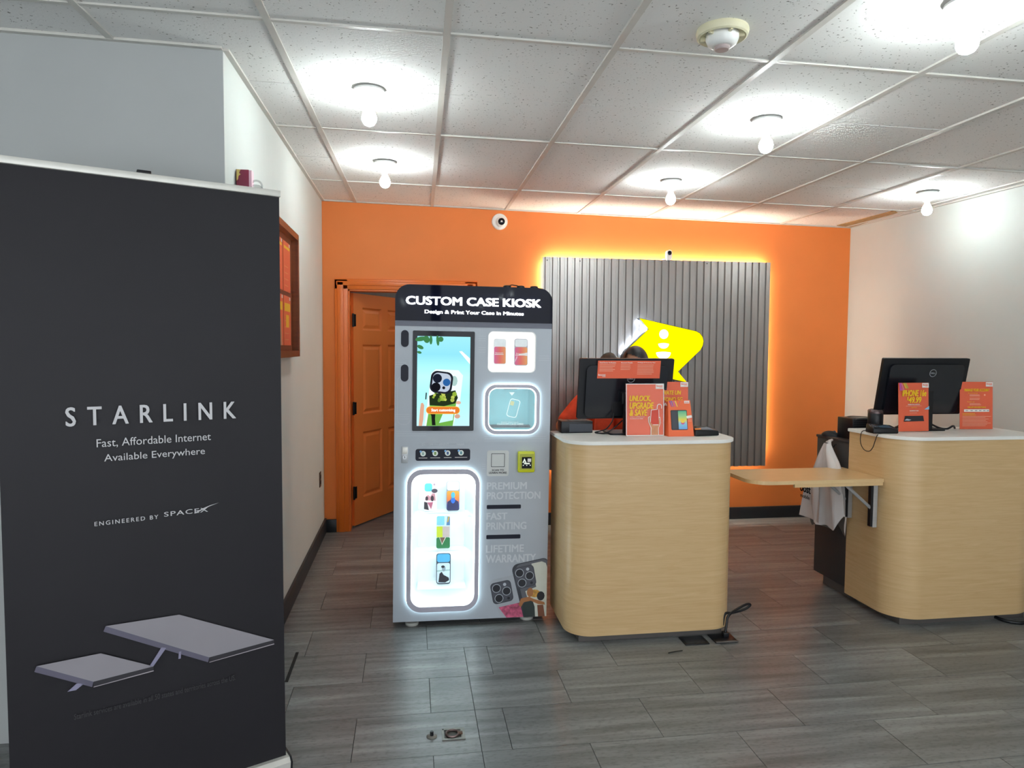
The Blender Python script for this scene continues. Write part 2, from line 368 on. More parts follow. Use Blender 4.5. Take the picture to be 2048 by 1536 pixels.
# wall angle along the edges of the ceiling
for (x0, y0, x1, y1) in ((XL, YB-.022, XR, YB), (XL, YJ, XL+.022, YB), (XR-.022, .7, XR, YB), (XLF, YJ-.022, XL, YJ)):
    slab(MB(), x0, y0, x1, y1, -.003, .03).build('wall_angle', TEE, ceiling, smooth=0)

P = ((3.721, 5.60), (3.721, 4.874), (3.798, 4.939), (3.887, 5.636))
MB().add([(x, y, cz(x, y)+d) for d in (.001, .008) for x, y in P], BOXF).build('stained_strip', M('water_stain_tan', '#b09468', .8, var=.2, scale=30), ceiling, smooth=0)
# baseboards and door casing
def base(name, *boxes):
    b = MB()
    for q in boxes: b.box(*q, bev=.004)
    return struct(b.build(name, BLACKBASE), 'black skirting board')
base('baseboard_back', (DX1+.10, YB-.018, 0, XR, YB, .105), (XL, YB-.018, 0, DX0-.10, YB, .105))
base('baseboard_left', (XL, YJ, 0, XL+.018, YB, .115))
base('baseboard_right', (XR-.018, .0, 0, XR, YB, .105))
TRIM = M('orange_trim_gloss', '#e87422', .35, var=.02)
b = MB()
for x0, x1 in ((DX0-.105, DX0), (DX1, DX1+.105)):
    b.box(x0, YB-.018, 0, x1, YB+.001, DH+.08, bev=.004); b.box(x0+.02, YB-.026, 0, x1-.035, YB-.016, DH+.06, bev=.004)
b.box(DX0-.105, YB-.018, DH, DX1+.105, YB+.001, DH+.085, bev=.004); b.box(DX0-.09, YB-.026, DH+.03, DX1+.09, YB-.016, DH+.065, bev=.004)
b.box(DX0, YB-.005, 0, DX0+.012, YB+.13, DH); b.box(DX1-.012, YB-.005, 0, DX1, YB+.13, DH); b.box(DX0, YB-.005, DH-.012, DX1, YB+.13, DH)
struct(b.build('trim_1', TRIM), 'orange door casing')
# six panel door, ajar into the store room
dr = bpy.data.objects.new('door_1', None); COL.objects.link(dr); struct(dr, 'orange six panel door standing ajar')
dr.location = (DX0+.015, YB+.125, .012); dr.rotation_euler = (0, 0, R(58))
DW, DHH = .905, 1.945
cols = ((.125, .405), (.50, .78)); rows_ = ((.22, .78), (.93, 1.52), (1.64, 1.83))
holes = [rr(a, c, b_, d, .001, 1) for a, b_ in cols for c, d in rows_]
MB().plate(rr(0, 0, DW, DHH, .001, 1), -.02, .02, holes).build('leaf', ORANGE, dr, smooth=0)
for a, b_ in cols:
    for c, d in rows_:
        m = MB(); y0, y1, e = -.019, -.007, .028; ym = -.016
        P = lambda q, yy, i: [(a+i, yy, c+i), (b_-i, yy, c+i), (b_-i, yy, d-i), (a+i, yy, d-i)]
        v = P(0, y0, 0)+P(0, y1, .014)+P(0, y1, .022)+P(0, ym, .045); f = []
        for k in range(3):
            for i in range(4): f.append([k*4+i, k*4+(i+1) % 4, k*4+4+(i+1) % 4, k*4+4+i])
        f.append([12, 13, 14, 15]); m.add(v, f); m.add([(x, -y_, z) for x, y_, z in v], [q[::-1] for q in f]); m.build('panel', ORANGE, dr, smooth=0)
for z in (.28, .99, 1.72):
    MB().box(-.012, -.024, z-.05, .03, -.0195, z+.05).lathe([(.009, z-.055), (.009, z+.055)], (-.012, -.026, 0), 10).build('hinge', BLACK, dr)
MB().lathe([(.012, -.065), (.012, -.05), (.03, -.045), (.03, -.02)], (DW-.06, 0, .95), 16, 'y').build('door_knob', BLACK, dr)


# ---------------------------------------------------------------- ceiling fittings
BULB = E_('lit_bulb_glass', (.90, 1, 1), BULB_L)
PORC = M('white_porcelain', '#f2f2ee', .3, var=.01)
def lamp(x, y, label):
    t = thing('ceiling_bulb', label, 'light bulb', (x, y, cz(x, y)-.002), group='bare bulbs in ceiling sockets')
    MB().lathe([(.068, 0), (.068, -.008), (.06, -.014), (.034, -.024), (.026, -.05), (.024, -.058), (0, -.058)], n=24).build('lamp_holder', PORC, t)
    MB().lathe([(.014, -.056), (.014, -.068), (.013, -.07)], n=16).build('screw_cap', STEEL, t)
    MB().lathe([(.0135, -.068), (.018, -.08), (.028, -.098), (.0325, -.115), (.031, -.13), (.022, -.145), (.008, -.152), (0, -.1525)], n=12).build('bulb_glass', BULB, t)
lamp(-.177, 3.082, 'large glowing bare bulb nearest the shaded partition wall')
lamp(-.155, 4.325, 'glowing bare bulb above the orange door and kiosk')
lamp(1.697, 4.356, 'glowing bare bulb in front of the ribbed panel')
lamp(1.668, 3.08, 'glowing bare bulb above the left counter, behind the smoke detector')
lamp(3.485, 4.246, 'glowing bare bulb beside the plain white right wall')
lamp(1.695, 1.924, 'brightest bare bulb in the top right corner')
for x, y, l in ((1.70, .68, 'bare bulb overhead, above the viewer'), (1.70, -.55, 'bare bulb behind the viewer'), (-1.9, .2, 'bare bulb at the front of the shop')):
    lamp(x, y, l)
lamp(.75, 6.35, 'added unseen bulb in the store room, lighting the orange door')  # unseen bulb, added to brighten the face of the open door
t = thing('smoke_detector', 'round cream smoke detector on a ceiling tile', 'smoke detector', (1.051, 2.253, cz(1.051, 2.253)+.006))
CREAM = M('aged_cream_plastic', '#ded8b8', .5)
MB().lathe([(.085, 0), (.088, -.012), (.084, -.026), (.078, -.03), (.07, -.02), (.052, -.016), (0, -.016)], n=32).build('base', CREAM, t)
MB().lathe([(.055, -.016), (.055, -.034), (.048, -.05), (.036, -.058), (.030, -.058), (0, -.058)], n=28).build('sensor_head', WHITEPL, t)
MB().lathe([(.026, -.0575), (.026, -.066), (.022, -.070), (0, -.071)], n=20).build('sensor_cap', M('pinkish_grey_plastic', '#b9a9a6', .4), t)
for k in range(6):
    a = 2*math.pi*k/6; MB().box(-.004, .050, -.032, .004, .072, -.018).build('rib', CREAM, t, rot=(0, 0, a))

# ---------------------------------------------------------------- back wall: ribbed panel, sign, cameras
RIB = M('grey_ribbed_metal', '#a5a19e', .38, metal=.7, var=.08, scale=5, stretch=(1, 1, .3))
PX0, PX1, PZ0, PZ1, PY = 1.085, 3.112, .482, 2.268, 5.602
pn = thing('ribbed_metal_panel', 'large grey ribbed metal panel backlit on the orange wall', 'wall panel', (0, 0, 0))
def sheet(x0, x1, dy):
    P = []; x = x0; p = .0633; d = .014
    while x < x1-1e-4:
        for u, yy in ((0, d), (.017, d), (.0225, 0), (.0578, 0)):
            if x+u < x1: P.append((x+u, PY+dy+yy))
        x += p
    P.append((x1, P[-1][1])); v = [(a, b_, z) for z in (PZ0, PZ1) for a, b_ in P]+[(a, b_+.0012, z) for z in (PZ0, PZ1) for a, b_ in P]; n = len(P); f = []
    for i in range(n-1): f += [[i, i+1, n+i+1, n+i], [2*n+i, 3*n+i, 3*n+i+1, 2*n+i+1], [i, 2*n+i, 2*n+i+1, i+1], [n+i, n+i+1, 3*n+i+1, 3*n+i]]
    return MB().add(v, f).build('ribbed_sheet', RIB, pn, smooth=0)
sheet(PX0, PX0+9*.0633+.012, 0); sheet(PX0+9*.0633, PX0+21*.0633+.012, .0014); sheet(PX0+21*.0633, PX1, 0)
for x in (PX0+.10, 2.1, PX1-.10): MB().box(x-.02, PY+.016, PZ0+.16, x+.02, YB-.002, PZ1-.1).build('batten', BLACK, pn, smooth=0)
yl = YB-.019
for nm_, kq, a_, c_ in (('top', 1.45, (PX0+.04, PZ1-.032), (PX1-.04, PZ1-.032)), ('bottom', .9, (PX0+.04, PZ0+.09), (PX1-.04, PZ0+.09)), ('left', .9, (PX0+.032, PZ0+.10), (PX0+.032, PZ1-.045)), ('right', .6, (PX1-.032, PZ0+.10), (PX1-.032, PZ1-.045))):
    MB().tube([(a_[0], yl, a_[1]), (c_[0], yl, c_[1])], .007, 6).build('led_strip', E_('warm_led_strip_'+nm_, (1, .91, .74), LED_L*kq), pn, smooth=0)
for x, z in ((1.40, 2.24), (2.52, 2.245), (1.12, 2.24)):
    MB().lathe([(.005, -.003), (.005, .014)], (x, PY, z), 10, 'y').build('screw', BLACK, pn)
# arrow sign
sg = thing('arrow_sign', 'glowing yellow arrow sign with white signal symbol on the ribbed panel', 'sign', (2.104, 5.50, 1.4975))
half = [(-.215, .2715), (.292, .1655), (.325, .148), (.349, .118), (.359, .0845), (.353, .045), (.332, .0055), (.134, -.1805), (.215, -.2715)]
half = half[:-1]; pts = half+[(-x, -z) for x, z in half]
pts = pts[::-1]
SIGNY = E_('sign_yellow_face', (1, .86, 0.0), 1.15); RET = M('sign_dark_return', '#241f1f', .4)
cxs = [(x*.985, z*.985) for x, z in pts]
MB().plate(pts, .004, .068).build('return', RET, sg, smooth=0)
MB().plate(cxs, 0, .006).build('face', SIGNY, sg, smooth=0)
SW = E_('sign_white_symbol', (1, 1, .92), 1.6)
pl('dot', circ(0, .137, .040, 24), -.002, SW, sg, .003)
for zc, w, h in ((.055, .047, .044), (-.018, .064, .060), (-.10, .08, .07)):
    P = [(-w+2*w*k/12, zc) for k in range(13)]; P = [(x, zc-.10*0+.008*math.cos(x/w*1.4)) for x, z in P]+[(w*math.cos(math.pi*k/16), zc-h*math.sin(math.pi*k/16)*.9) for k in range(1, 16)]
    pl('arc', P, -.002, SW, sg, .003)
HALO = E_('cool_led', (.72, .84, 1), 100)
MB().tube([(-.195, .079, .252), (-.138, .079, .185)], .005).build('halo_led', HALO, sg); MB().tube([(-.138, .079, .170), (-.29, .079, .028), (-.332, .079, -.025)], .005).build('halo_led', HALO, sg)
# cameras
t = thing('dome_camera', 'white round dome security camera under the ceiling on orange wall', 'security camera', (.728, YB, 2.552))
MB().lathe([(.066, 0), (.066, -.018), (.062, -.026), (.05, -.03), (0, -.03)], n=32, axis='y').build('base', WHITEPL, t)
MB().ell((.006, -.034, -.006), (.043, .04, .043), 20, 12).build('eyeball', WHITEPL, t)
MB().lathe([(.028, -.066), (.028, -.072), (.02, -.077), (0, -.078)], (.008, 0, -.008), 20, 'y').build('lens', BLACKG, t)
pl('lens_mark', [(.0, -.014), (.016, -.014), (.016, -.004), (.008, .002), (0, -.004)], -.0785, WPR, t)
t = thing('wall_camera', 'small white camera with black lens standing above the ribbed panel', 'security camera', (2.178, PY+.02, PZ1))
MB().plate(rr(-.022, -.004, .022, .085, .022, 8), -.03, .012).build('body', WHITEPL, t)
MB().lathe([(.018, -.031), (.018, -.036), (.013, -.038), (0, -.039)], (0, 0, .058), 20, 'y').build('lens', BLACKG, t)
MB().box(-.045, -.01, .0, -.02, .03, .012, bev=.003).build('foot', WHITEPL, t)

# ---------------------------------------------------------------- left wall: notice board, outlet, shelf bits
t = thing('notice_board', 'dark brown framed notice board with orange posters on white wall', 'notice board', (XL, 0, 0))
Y0, Y1, Z0, Z1 = 3.36, 4.19, 1.455, 2.165
MB().plate(rr(Y0, Z0, Y1, Z1, .001, 1), 0, .05, [rr(Y0+.035, Z0+.035, Y1-.035, Z1-.035, .001, 1)], 'yz').build('frame', FRAMEWOOD, t, smooth=0)
MB().box(.002, Y0+.035, Z0+.035, .012, Y1-.035, Z1-.035).build('backing', M('brown_backing', '#7c3a1c', .7), t, smooth=0)
for i in range(3):
    for k in range(2):
        ya = Y0+.06+i*.235; za = Z0+.065+k*.30
        MB().box(.012, ya, za, .014, ya+.21, za+.275).build('poster', REDP, t, smooth=0)
        MB().box(.014, ya+.02, za+(.19 if k == 0 else .235), .0146, ya+.19, za+(.235 if k == 0 else .25)).build('yellow_block', YEL, t, smooth=0)
        if k == 0 and i == 2: MB().box(.014, ya+.06, za+.10, .0146, ya+.15, za+.17).build('yellow_block', YEL, t, smooth=0)
        MB().box(.014, ya+.17, za+.255, .0146, ya+.20, za+.272).build('logo_tab', WPR, t, smooth=0)
        if k == 0 and i == 1: MB().plate([(ya+.04, za), (ya+.17, za), (ya+.15, za+.14), (ya+.06, za+.15)], .014, .0146, (), 'yz').build('hand_picture', M('tan_print', '#c99572', .6), t, smooth=0)
        for q in range(4): MB().box(.014, ya+.03, za+.03+q*.035+(.0 if k else 0), .0144, ya+.14, za+.034+q*.035).build('text_line', M('pale_orange_print', '#f0a070', .6), t, smooth=0)
MB().box(.040, Y0+.035, Z0+.035, .043, Y1-.035, Z1-.035).build('glass', thin_glass('board_glass', gloss=.05), t, smooth=0)
t = thing('wall_outlet', 'small brown wall outlet low on the white left wall', 'outlet', (XL, 5.40, .485))
MB().box(0, -.036, -.058, .007, .036, .058, bev=.003).build('plate', M('brown_outlet', '#4a3222', .4), t)
for z in (-.022, .022): MB().plate(rr(-.016, z-.014, .016, z+.014, .008), .007, .010, (), 'yz').build('socket', BLACK, t)
t = thing('wall_shelf', 'small white wall shelf under the red box, behind the banner', 'shelf', (XL, 0, 0))
MB().box(0, 2.78, 2.098, .112, 3.02, 2.116, bev=.003).build('board', WHITEPL, t)
for y_ in (2.84, 2.96): MB().box(0, y_-.008, 2.03, .012, y_+.008, 2.098).box(0, y_-.006, 2.085, .07, y_+.006, 2.098).build('bracket', WHITEPL, t)
t = thing('red_gift_box', 'small dark red box standing above the banner against white wall', 'box', (XL+.034, 2.945, 2.117))
CRIM = M('crimson_card', '#7a1f3c', .4, var=.06); GOLD = M('gold_print', '#c9b262', .35)
MB().box(-.029, -.02, 0, .020, .02, .110, bev=.002).build('carton', CRIM, t)
pl('side_band', [(.0195, .0), (.030, .0), (.030, .108), (.0195, .108)], -.019, M('pink_card', '#dcb0bf', .5), t, .038)
pl('gold_motif', [(-.028, .11), (-.012, .109), (-.018, .096), (-.012, .090), (-.020, .084), (-.022, .070), (-.028, .064)], -.0208, GOLD, t)
t = thing('glass_ornament', 'clear glass ornament beside the red box above the banner', 'ornament', (XL+.078, 2.945, 2.117))
MB().lathe([(.026, 0), (.030, .008), (.032, .024), (.027, .042), (.015, .053), (0, .056)], n=20).build('glass_body', thin_glass('ornament_glass', (.86, .88, .88), .25), t)
MB().torus((0, 0, .05), .022, .004, 20, 6, 'y').build('loop', thin_glass('ornament_glass'), t)
MB().ell((0, 0, .02), (.014, .014, .014), 12, 8).build('core', STEEL, t)

# ---------------------------------------------------------------- roll-up banner
bn = thing('roll_up_banner', 'tall black roll-up banner with white lettering and silver rail', 'banner', (-.45, 2.485, 0), (0, 0, math.atan2(.33, .71)))
BNR = M('black_banner_film', '#232125', .5, var=.06, scale=3, spec=.25); BW = M('banner_white_ink', '#c9c7c9', .5, var=.02); BG_ = M('banner_grey_ink', '#8f8a90', .5, var=.04, scale=6)
v = []; f = []; nx, nz = 12, 20
for i in range(nz+1):
    for k in range(nx+1):
        u = k/nx; w = i/nz; v.append((-.80+.80*u, .004*math.sin(w*3.1)+.003*math.sin(u*6+w*4)*(1-w), .030+w*(2.030-.030)))
for i in range(nz):
    for k in range(nx): q = i*(nx+1)+k; f.append([q, q+1, q+nx+2, q+nx+1])
m = MB().add(v, f); n0 = len(v); m.add([(x, y_+.0012, z) for x, y_, z in v], [q[::-1] for q in f]); m.build('banner_sheet', BNR, bn, smooth=80)
MB().box(-.806, -.010, 2.030, .004, .014, 2.052, bev=.003).build('top_rail', ALU, bn)
MB().box(-.432, .004, 2.052, -.392, .026, 2.064, bev=.002).build('pole_hook', BLACK, bn)
MB().tube([(-.40, .03, .03), (-.40, .03, 2.05)], .011, 10).build('pole', STEEL, bn)
m = MB().plate([(-.03, .0), (.06, 0), (.075, .008), (.075, .022), (.055, .036), (-.02, .040), (-.035, .028)][::-1], -.81, .012, (), 'yz'); m.build('base', ALU, bn, smooth=30)
for x in (-.812, .008): MB().plate([(-.034, -.0), (.062, 0), (.078, .010), (.078, .024), (.057, .039), (-.022, .043), (-.039, .031)][::-1], x, x+.006, (), 'yz').build('end_cap', BLACK, bn, smooth=0)
yb = -.0075
txt('STARLINK', -.636, 1.271, -.155, 1.328, yb, BW, bn, bold=.022, space=1.9)
txt('Fast, Affordable Internet', -.559, 1.1985, -.234, 1.2275, yb, BW, bn)
txt('Available Everywhere', -.540, 1.150, -.253, 1.179, yb, BW, bn)
txt('ENGINEERED BY', -.570, .959, -.395, .972, yb, BW, bn, bold=.015, space=1.35)
txt('SPACEX', -.378, .963, -.247, .978, yb, BW, bn, bold=.005, space=1.15)
P0 = [(-.285, .962), (-.262, .972), (-.240, .981), (-.213, .989)]
pl('swoosh', P0+[(-.240, .9835), (-.264, .9755), (-.290, .963)], yb-.0008, BW, bn, .0006)
txt('Starlink services are available in all 50 states and territories across the US.', -.637, .366, -.169, .384, yb, M('banner_dim_ink', '#3a383c', .5), bn)
def dish(pp, e):
    pl('dish_picture', pp, yb, BG_, bn); a, b_, c, d = pp
    DK = M('banner_dish_edge', '#5f5b6c', .5); LT = M('banner_dish_dark', '#2b282e', .5)
    pl('dish_edge', [a, d, (d[0]-.004, d[1]-e), (a[0]-.006, a[1]-e)], yb, DK, bn); pl('dish_edge', [d, c, (c[0], c[1]-e*.8), (d[0], d[1]-e)], yb, LT, bn)
    pl('dish_edge', [(d[0], d[1]-e), (c[0], c[1]-e*.8), (c[0], c[1]-e), (d[0], d[1]-e-.002)], yb-.0004, M('banner_rim_light', '#a49aa0', .5), bn)
dish([(-.548, .640), (-.340, .632), (-.038, .476), (-.251, .466)], .016)
dish([(-.727, .558), (-.563, .557), (-.418, .478), (-.584, .472)], .016)
LEGI = M('banner_leg_ink', '#8b87a0', .5)
pl('leg_picture', [(-.394, .535), (-.380, .530), (-.418, .479), (-.431, .479)], yb, LEGI, bn); pl('leg_picture', [(-.343, .508), (-.336, .508), (-.338, .484), (-.345, .484)], yb, LEGI, bn)
pl('leg_picture', [(-.628, .478), (-.607, .474), (-.630, .458), (-.652, .459)], yb, LEGI, bn)

# ---------------------------------------------------------------- kiosk
KX, KY = .321, 3.640
kk = thing('phone_case_kiosk', 'tall grey vending kiosk with touchscreen and glowing white display niche', 'kiosk', (KX, KY, 0), (0, R(.6), 0))
KG = M('kiosk_grey_print', '#aab0b8', .38, var=.03, scale=4); KG2 = M('kiosk_side', '#8f959e', .5); KRING = M('kiosk_ring_grey', '#b3b0bd', .4)
KLED = E_('kiosk_cool_led', (.70, .93, 1), KIOSK_L); KLEDS = E_('kiosk_niche_led', (.84, .97, 1), 12.0); KW = E_('kiosk_lightbox_white', (.97, .98, 1), 1.25)
KDARK = M('kiosk_navy', '#191b29', .4, spec=.2)
niche = rr(-.325, .121, .013, .836, .058, 8); lit = rr(.072, 1.382, .334, 1.604, .028); oval = rr(.078, 1.070, .338, 1.300, .045)
HB, HT, KHW = .0336, 1.622, .4195
MB().plate([(-KHW, HB), (KHW, HB), (KHW, HT), (-KHW, HT)], 0, .02, [niche, lit, oval]).build('front_panel', KG, kk, smooth=0)
b = MB(); b.box(-KHW, .02, HB, -KHW+.02, .55, HT); b.box(KHW-.02, .02, HB, KHW, .55, HT); b.box(-KHW, .53, HB, KHW, .55, HT); b.box(-KHW, .02, HB, KHW, .55, HB+.02); b.box(-KHW, .02, HT-.02, KHW, .55, HT)
b.build('cabinet', KG2, kk, smooth=0)
MB().plate([(-KHW, HT), (KHW, HT), (KHW, HT+.028), (-KHW, HT+.028)], -.002, .55).build('band', M('kiosk_band', '#4a4d5c', .3), kk, smooth=0)
hd = rr(-KHW, HT+.028, KHW, 1.840, .075, 8); hd = [p for p in hd if p[1] > HT+.11]+[(-KHW, HT+.028), (KHW, HT+.028)]
MB().plate(hd, -.004, .546).build('header', M('kiosk_header_gloss', '#0a0d1c', .04, var=.02, spec=.10), kk, smooth=30)
TITLE = E_('header_letters', (.93, .97, 1), 3.2)
txt('CUSTOM CASE KIOSK', -.362, 1.735, .352, 1.777, -.012, TITLE, kk, bold=.045, th=.008)
txt('Design & Print Your Case in Minutes', -.266, 1.684, .260, 1.7085, -.010, TITLE, kk, bold=.03, th=.006)
for x in (.185, .26, .335): MB().lathe([(.022, 0), (.022, .014), (.017, .018), (0, .018)], (x, .10, 1.840), 18).build('top_knob', BLACK, kk)
MB().tube([(.185, .1, 1.852), (.21, .1, 1.862), (.24, .1, 1.858), (.26, .1, 1.852)], .003, 6).build('cable', BLACK, kk)
for z0, z1 in ((1.511, 1.600), (1.329, 1.419)):
    sp = pl('speaker', rr(-.388, z0, -.348, z1, .02, 8), -.004, KDARK, kk, .006)
    for i in range(4):
        for q in range(9): pl('grille_hole', circ(-.379+i*.0073, z0+.012+q*.0082, .0018, 6), -.0046, BLACK, sp, .0005)
# touchscreen
MB().plate(rr(-.3264, 1.0675, 0, 1.5985, .006), -.006, .004).build('screen_bezel', BLACKG, kk, smooth=30)
sc = pl('screen', rr(-.3029, 1.094, -.0229, 1.570, .001, 1), -.0068, grad_emit('screen_sky', [(0, '#bfe9f5'), (.35, '#a9f1f3'), (.55, '#b8fbfa'), (.8, '#8ddcf2'), (1, '#9be3ea')], 2, 1.094, 1.57, 1.05), kk)
ES = lambda n, c, k=1.: E_('screen_'+n, c, k)
def spl(name, P, c, d=1, k=1.): return pl(name, P, -.0068-.0006*d, ES(c.strip('#'), c, k), sc, .0005)
for cx, cz_, w, h, a in ((-.285, 1.555, .03, .012, 10), (-.255, 1.553, .02, .016, -70), (-.232, 1.55, .008, .024, 0), (-.196, 1.548, .008, .028, 5), (-.180, 1.555, .014, .014, 0), (-.287, 1.512, .018, .010, -25), (-.292, 1.484, .012, .007, -15)):
    spl('leaf', rotp(circ(cx, cz_, w, 12, h), (cx, cz_), a), '#3f7d4b')
spl('light_streak', [(-.082, 1.492), (-.068, 1.494), (-.024, 1.455), (-.024, 1.425)], '#e9ffff', 1, 1.3)
case = rotp(rr(-.249, 1.06, -.075, 1.398, .03, 6), (-.16, 1.25), -6); case = [p for p in case if p[1] > 1.094]+[]
cs = [(-.262, 1.0945), (-.228, 1.375), (-.205, 1.396), (-.085, 1.392), (-.060, 1.365), (-.075, 1.22), (-.11, 1.0945)]
spl('case_picture', cs, '#dbeef0', 1, 1.15)
spl('grass_picture', [(-.252, 1.0945), (-.112, 1.0945), (-.092, 1.235), (-.235, 1.205)], '#6fae4a', 2)
spl('trees_picture', [(-.236, 1.205), (-.238, 1.255), (-.20, 1.268), (-.15, 1.275), (-.10, 1.285), (-.086, 1.245), (-.10, 1.215), (-.16, 1.20)], '#23321c', 3)
for i in range(16):
    x = -.232+random.random()*.13; z = 1.225+random.random()*.05; spl('foliage', circ(x, z, .006+random.random()*.007, 8), random.choice(('#8fae3c', '#5f7f2e', '#b9c65a')), 4)
spl('sky_patch', [(-.232, 1.268), (-.105, 1.286), (-.10, 1.37), (-.225, 1.36)], '#e6fbff', 2, 1.1)
spl('print_scribble', circ(-.107, 1.335, .018, 10, .028), '#a9c9c4', 3)
cam = rotp(rr(-.233, 1.268, -.115, 1.385, .034, 8), (-.174, 1.33), -7); spl('camera_island', cam, '#20222c', 5)
spl('camera_island', rotp(rr(-.222, 1.278, -.126, 1.376, .028, 8), (-.174, 1.33), -7), '#b7c3d4', 6)
for x, z, r, c in ((-.196, 1.348, .024, '#1b202e'), (-.147, 1.327, .020, '#2b5f9c'), (-.203, 1.302, .024, '#15161d'), (-.162, 1.298, .008, '#1b1c22')): spl('camera_lens', circ(x, z, r, 18), c, 7)
spl('thumb_picture', [(-.292, 1.0945), (-.286, 1.18), (-.281, 1.215), (-.272, 1.218), (-.264, 1.205), (-.268, 1.13), (-.274, 1.0945)], '#d9a58a', 2)
spl('finger_picture', circ(-.083, 1.219, .014, 10, .009), '#e0b09b', 4); spl('finger_picture', circ(-.088, 1.146, .015, 10, .012), '#d3a088', 4)
spl('side_button_picture', rotp(rr(-.258, 1.235, -.252, 1.272, .002, 2), (-.255, 1.25), -4), '#20242c', 3)
spl('figure_picture', [(-.222, 1.098), (-.226, 1.15), (-.232, 1.158), (-.205, 1.16), (-.206, 1.13), (-.203, 1.098)], '#1b1f1a', 5); spl('white_cloth', [(-.185, 1.11), (-.165, 1.16), (-.108, 1.16), (-.112, 1.125)], '#c8f3f0', 5)
bt = spl('button', rr(-.2545, 1.158, -.075, 1.199, .02, 8), '#f2c04a', 8); spl('button', rr(-.2515, 1.161, -.078, 1.196, .017, 8), '#e07b30', 9)
txt('Start customizing', -.226, 1.168, -.100, 1.187, -.0068-.0062, ES('btnwhite', '#ffffff', 1.3), sc, bold=.03)
# light box with two sample cases
b = MB().plate(lit, .001, .03, [rr(.075, 1.385, .331, 1.601, .026)]); b.build('light_box_rim', WHITEPL, kk)
pl('light_box', rr(.0735, 1.3835, .3325, 1.6025, .027), .028, KW, kk, .004)
# oval dispenser window
ring = lambda o, i, ro, ri, y0, y1, nm: MB().plate(rr(*o, ro, 8), y0, y1, [rr(*i, ri, 8)]).build(nm, KRING, kk, smooth=30)
ring((.0575, 1.050, .3565, 1.3185), (.0765, 1.0685, .3385, 1.3005), .062, .047, -.022, -.008, 'window_ring')
MB().plate(rr(.0560, 1.0485, .3580, 1.3200, .063, 8), -.012, -.001, [rr(.0605, 1.0530, .3535, 1.3155, .059, 8)]).build('halo_strip', KLED, kk, smooth=0)
MB().plate(rr(.0768, 1.0688, .3382, 1.3002, .046, 8), -.010, -.004, [rr(.0815, 1.0735, .3335, 1.2955, .042, 8)]).build('inner_light', KLED, kk, smooth=0)
b = MB(); b.box(.075, .02, 1.066, .34, .03+.22, 1.07); b.box(.075, .02, 1.30, .34, .25, 1.304); b.box(.073, .02, 1.066, .077, .25, 1.304); b.box(.338, .02, 1.066, .342, .25, 1.304); b.box(.073, .25, 1.066, .342, .254, 1.304)
b.build('dispenser_box', M('dispenser_teal', '#c4e6ea', .4), kk, smooth=0)
MB().box(.17, .10, 1.285, .25, .16, 1.298).build('dispenser_chute', BLACK, kk); MB().box(.085, .12, 1.072, .33, .16, 1.083).build('dispenser_tray', KDARK, kk)
pl('window_glass', rr(.077, 1.069, .338, 1.30, .045, 8), .002, thin_glass('kiosk_window_glass', (.88, .98, .98), .045), kk, .002)
CY = E_('window_print', (.80, 1, 1), .95)
pl('down_arrow', [(.190, 1.276), (.222, 1.276), (.206, 1.258)], -.001, CY, kk, .0006)
o_ = rotp(rr(.186, 1.140, .244, 1.240, .014, 5), (.215, 1.19), -14); i_ = rotp(rr(.190, 1.144, .240, 1.236, .011, 5), (.215, 1.19), -14)
MB().plate(o_, -.001, -.0004, [i_]).build('case_outline', CY, kk, smooth=0)
pl('outline_fill', rotp(rr(.198, 1.205, .218, 1.228, .003, 3), (.208, 1.215), -14), -.001, E_('window_print_yellow', (.85, .95, .6), .7), kk, .0005)
txt('PLEASE TAKE YOUR', .150, 1.1105, .245, 1.1170, -.001, CY, kk); txt('CUSTOM CASE HERE', .128, 1.0985, .272, 1.1085, -.001, CY, kk, bold=.02)
# display niche
ring((-.351, .0905, .036, .8635), (-.3265, .1190, .0135, .8365), .082, .058, -.024, -.010, 'niche_ring')
MB().plate(rr(-.3525, .0890, .0375, .8650, .083, 8), -.013, -.001, [rr(-.348, .0935, .0330, .8605, .079, 8)]).build('halo_strip', KLED, kk, smooth=0)
MB().plate(rr(-.3262, .1195, .0132, .8360, .058, 8), -.010, .004, [rr(-.3215, .1250, .0085, .8310, .054, 8)]).build('inner_light', KLEDS, kk, smooth=0)
# flared niche lining
o1 = rr(-.3250, .1210, .0130, .8360, .058, 6); i1 = rr(-.288, .185, -.030, .815, .03, 6); n = len(o1)
v = [(x, .012, z) for x, z in o1]+[(x, .145, z) for x, z in i1]; f = [[i, (i+1) % n, n+(i+1) % n, n+i] for i in range(n)]+[list(range(n, 2*n))]
NW = M('niche_white', '#e9f3f4', .5, var=.02)
MB().add(v, f).build('niche_lining', NW, kk, smooth=0)
SHZ = (.613, .404, .204)
for z in SHZ[:2]: MB().box(-.286, .055, z-.010, -.032, .145, z).build('niche_shelf', NW, kk, smooth=0)
MB().box(-.29, .05, SHZ[2]-.014, -.028, .145, SHZ[2]).build('niche_shelf', NW, kk, smooth=0)
for z in (.81, .602, .393): MB().box(-.27, .125, z-.006, -.05, .138, z).build('shelf_light', KLEDS, kk, smooth=0)
